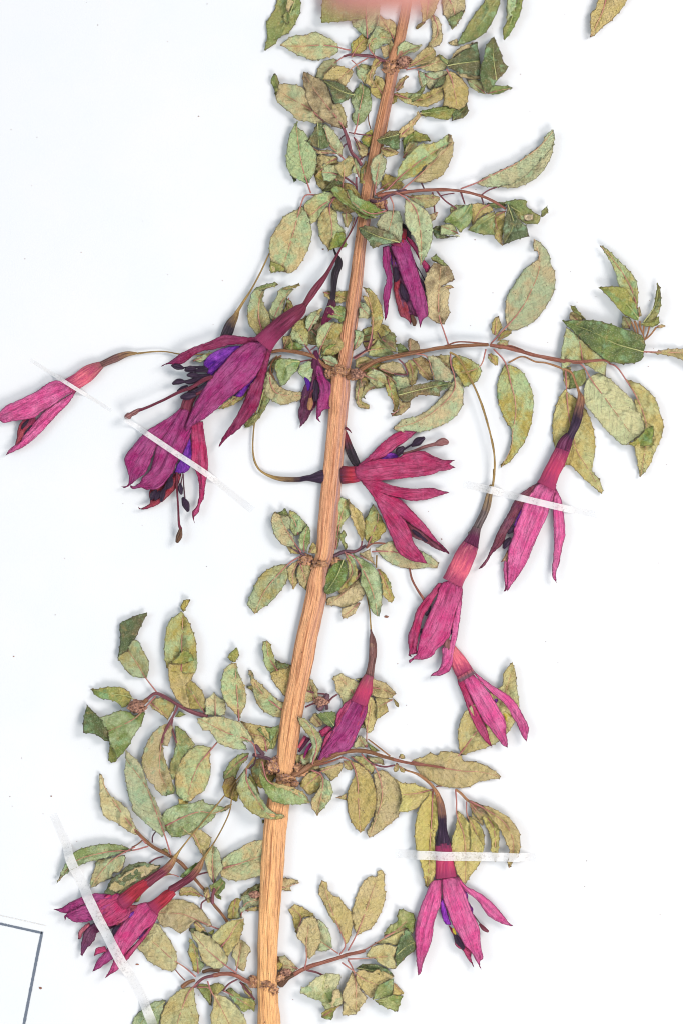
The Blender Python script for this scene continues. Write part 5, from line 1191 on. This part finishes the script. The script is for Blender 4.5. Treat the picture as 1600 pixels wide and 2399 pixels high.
def tape(label, cl, wd):
    XY, Z, _ = drape(cl, wd); n = len(XY); K = 5; V, F, A = [], [], []
    for lay in (0.0, 0.5):
        for i in range(n):
            for k in range(K): V.append(W(XY[i][k][0], XY[i][k][1], Z[i][k]-lay)); A.append((k, i*4.0, min(i, n-1-i)*4.0))
    N = n*K
    for i in range(n-1):
        for k in range(K-1):
            a = i*K+k; F.append((a, a+1, a+K+1, a+K))
    del V[N:]; del A[N:]
    o = mesh_obj('mounting_tape', V, F, [tm], None, {'lv': A}); o['label'] = label; o['category'] = 'tape'; o['group'] = 'frosted tape strips holding the plant down'; return o
TAPES = [('very narrow tape strip across the pink flower at the far left edge', [(70,842), (135,883), (197,922), (262,962)], [8.5, 9, 9, 9]),
 ('frosted tape strip slanting over the drooping purple flower left of the stem', [(285,976), (339,1012), (410,1060), (487,1112), (592,1196)], [10, 12.5, 13, 14, 17]),
 ('frosted tape strip across the hanging pink flower under the right side twig', [(1085,1133), (1148,1148), (1208,1164), (1317,1190), (1400,1206)], [18, 18, 16, 16, 15]),
 ('level white tape strip across the lowest flower and yellowish leaves at right', [(925,2001), (1030,2004), (1100,2006), (1205,2008), (1262,2010)], [21, 21, 21, 20, 20]),
 ('broad curved tape strip over the pair of flowers at lower left', [(124,1908), (153,1972), (168,2018), (202,2090), (243,2172), (288,2256), (332,2335), (362,2410)], [17, 21, 23, 24, 24, 24, 23, 22])]
for tp in TAPES: tape(*tp)

# ---------------------------------------------------------------- crumbs
def crumbs():
    V, F = [], []; r = random.Random(5)
    fixed = [(773,581,4), (757,583,2), (905,1445,5), (32,1538,1.8), (466,271,1.4), (120,1866,2), (1034,1263,1.6), (1112,561,1.5), (95,2316,4), (552,729,1.6), (322,2261,3)]
    pts = fixed+[(r.uniform(0, 1600), r.uniform(0, 2399), r.choice([0.5, 0.7, 0.9, 1.1])) for _ in range(110)]
    for (x, y, s) in pts:
        b = len(V); a0 = r.uniform(0, 6.28); n = 6
        for k in range(n):
            a = a0+k*6.283/n; V.append(W(x+math.cos(a)*s*r.uniform(.7, 1.3)*1.2, y+math.sin(a)*s*r.uniform(.5, 1), 0.5))
        V.append(W(x, y, 0.5+s*0.7))
        for k in range(n): F.append((b+k, b+n, b+(k+1) % n))
    o = mesh_obj('plant_crumbs', V, F, [simple('dark_crumb', (96,72,62), (150,96,76))], None); o['kind'] = 'stuff'; o['label'] = 'tiny dark plant crumbs scattered over the white paper'; o['category'] = 'crumbs'
crumbs()

# ---------------------------------------------------------------- the finger that reaches in above the sheet, far out of focus
def finger():
    n = NT('skin'); P = n.pos(); a = n.noise(P, 0.02, 3)
    n.done(n.mix(a, lin((160,108,100)), lin((176,122,112))), 0.5, 0.3); n.bump(n.noise(P, 0.3, 3), 0.8)
    n.b.inputs['Subsurface Weight'].default_value = 0.15; n.b.inputs['Subsurface Radius'].default_value = (0.003, 0.001, 0.0006)
    z0 = 2000; V, F = [], []; segs = 24; mag = (H-z0)/H
    # centre line from the tip back along the finger; x, y on the sheet scaled to the height it floats at
    def at(x, y): return ((x-CX)*mag+CX, (y-CY)*mag+CY)
    tx, ty = at(890, 34)
    prof = [(0, 20), (2, 36), (5, 48), (11, 58), (22, 65), (38, 70), (58, 74), (85, 79), (120, 80), (160, 79), (190, 80), (215, 82), (245, 80), (300, 79), (360, 80), (420, 84), (450, 86), (480, 85), (540, 84), (620, 86)]
    for (l, r) in prof:
        bend = 0 if l < 210 else (l-210)*0.42; zz = z0+bend
        for j in range(segs):
            an = 2*math.pi*j/segs; V.append(W(tx+0.06*l+math.cos(an)*r*1.55, ty-l, zz+math.sin(an)*r*0.8))
    m = len(prof)
    for i in range(m-1):
        for j in range(segs): F.append((i*segs+j, (i+1)*segs+j, (i+1)*segs+(j+1) % segs, i*segs+(j+1) % segs))
    F.append(tuple(range(segs))); F.append(tuple((m-1)*segs+j for j in reversed(range(segs))))
    root = empty('person', label='pink fingertip held near the lens, blurred, over the top of the stem', category='person'); root.location = W(tx, ty, z0)
    o = mesh_obj('finger', V, F, [n.m]); o.parent = root; o.matrix_parent_inverse = root.matrix_world.inverted()
    o.matrix_parent_inverse.translation = -Vector(W(tx, ty, z0))
    NV, NF = [], []
    for i in range(9):
        for j in range(9):
            u = -1+2*j/8; v = i/8; r = 58*math.sqrt(max(0.05, 1-0.25*(2*v-1)**4)); an = u*0.85
            NV.append(W(tx+0.06*60+math.sin(an)*r*0.95, ty-14-v*95, z0-math.cos(an)*(52+16*min(1, v*2))*0.98-4))
    for i in range(8):
        for j in range(8): a_ = i*9+j; NF.append((a_, a_+9, a_+10, a_+1))
    q = mesh_obj('fingernail', NV, NF, [simple('nail', (232,188,180), None, 0.3)]); q.parent = root; q.matrix_parent_inverse = o.matrix_parent_inverse
finger()
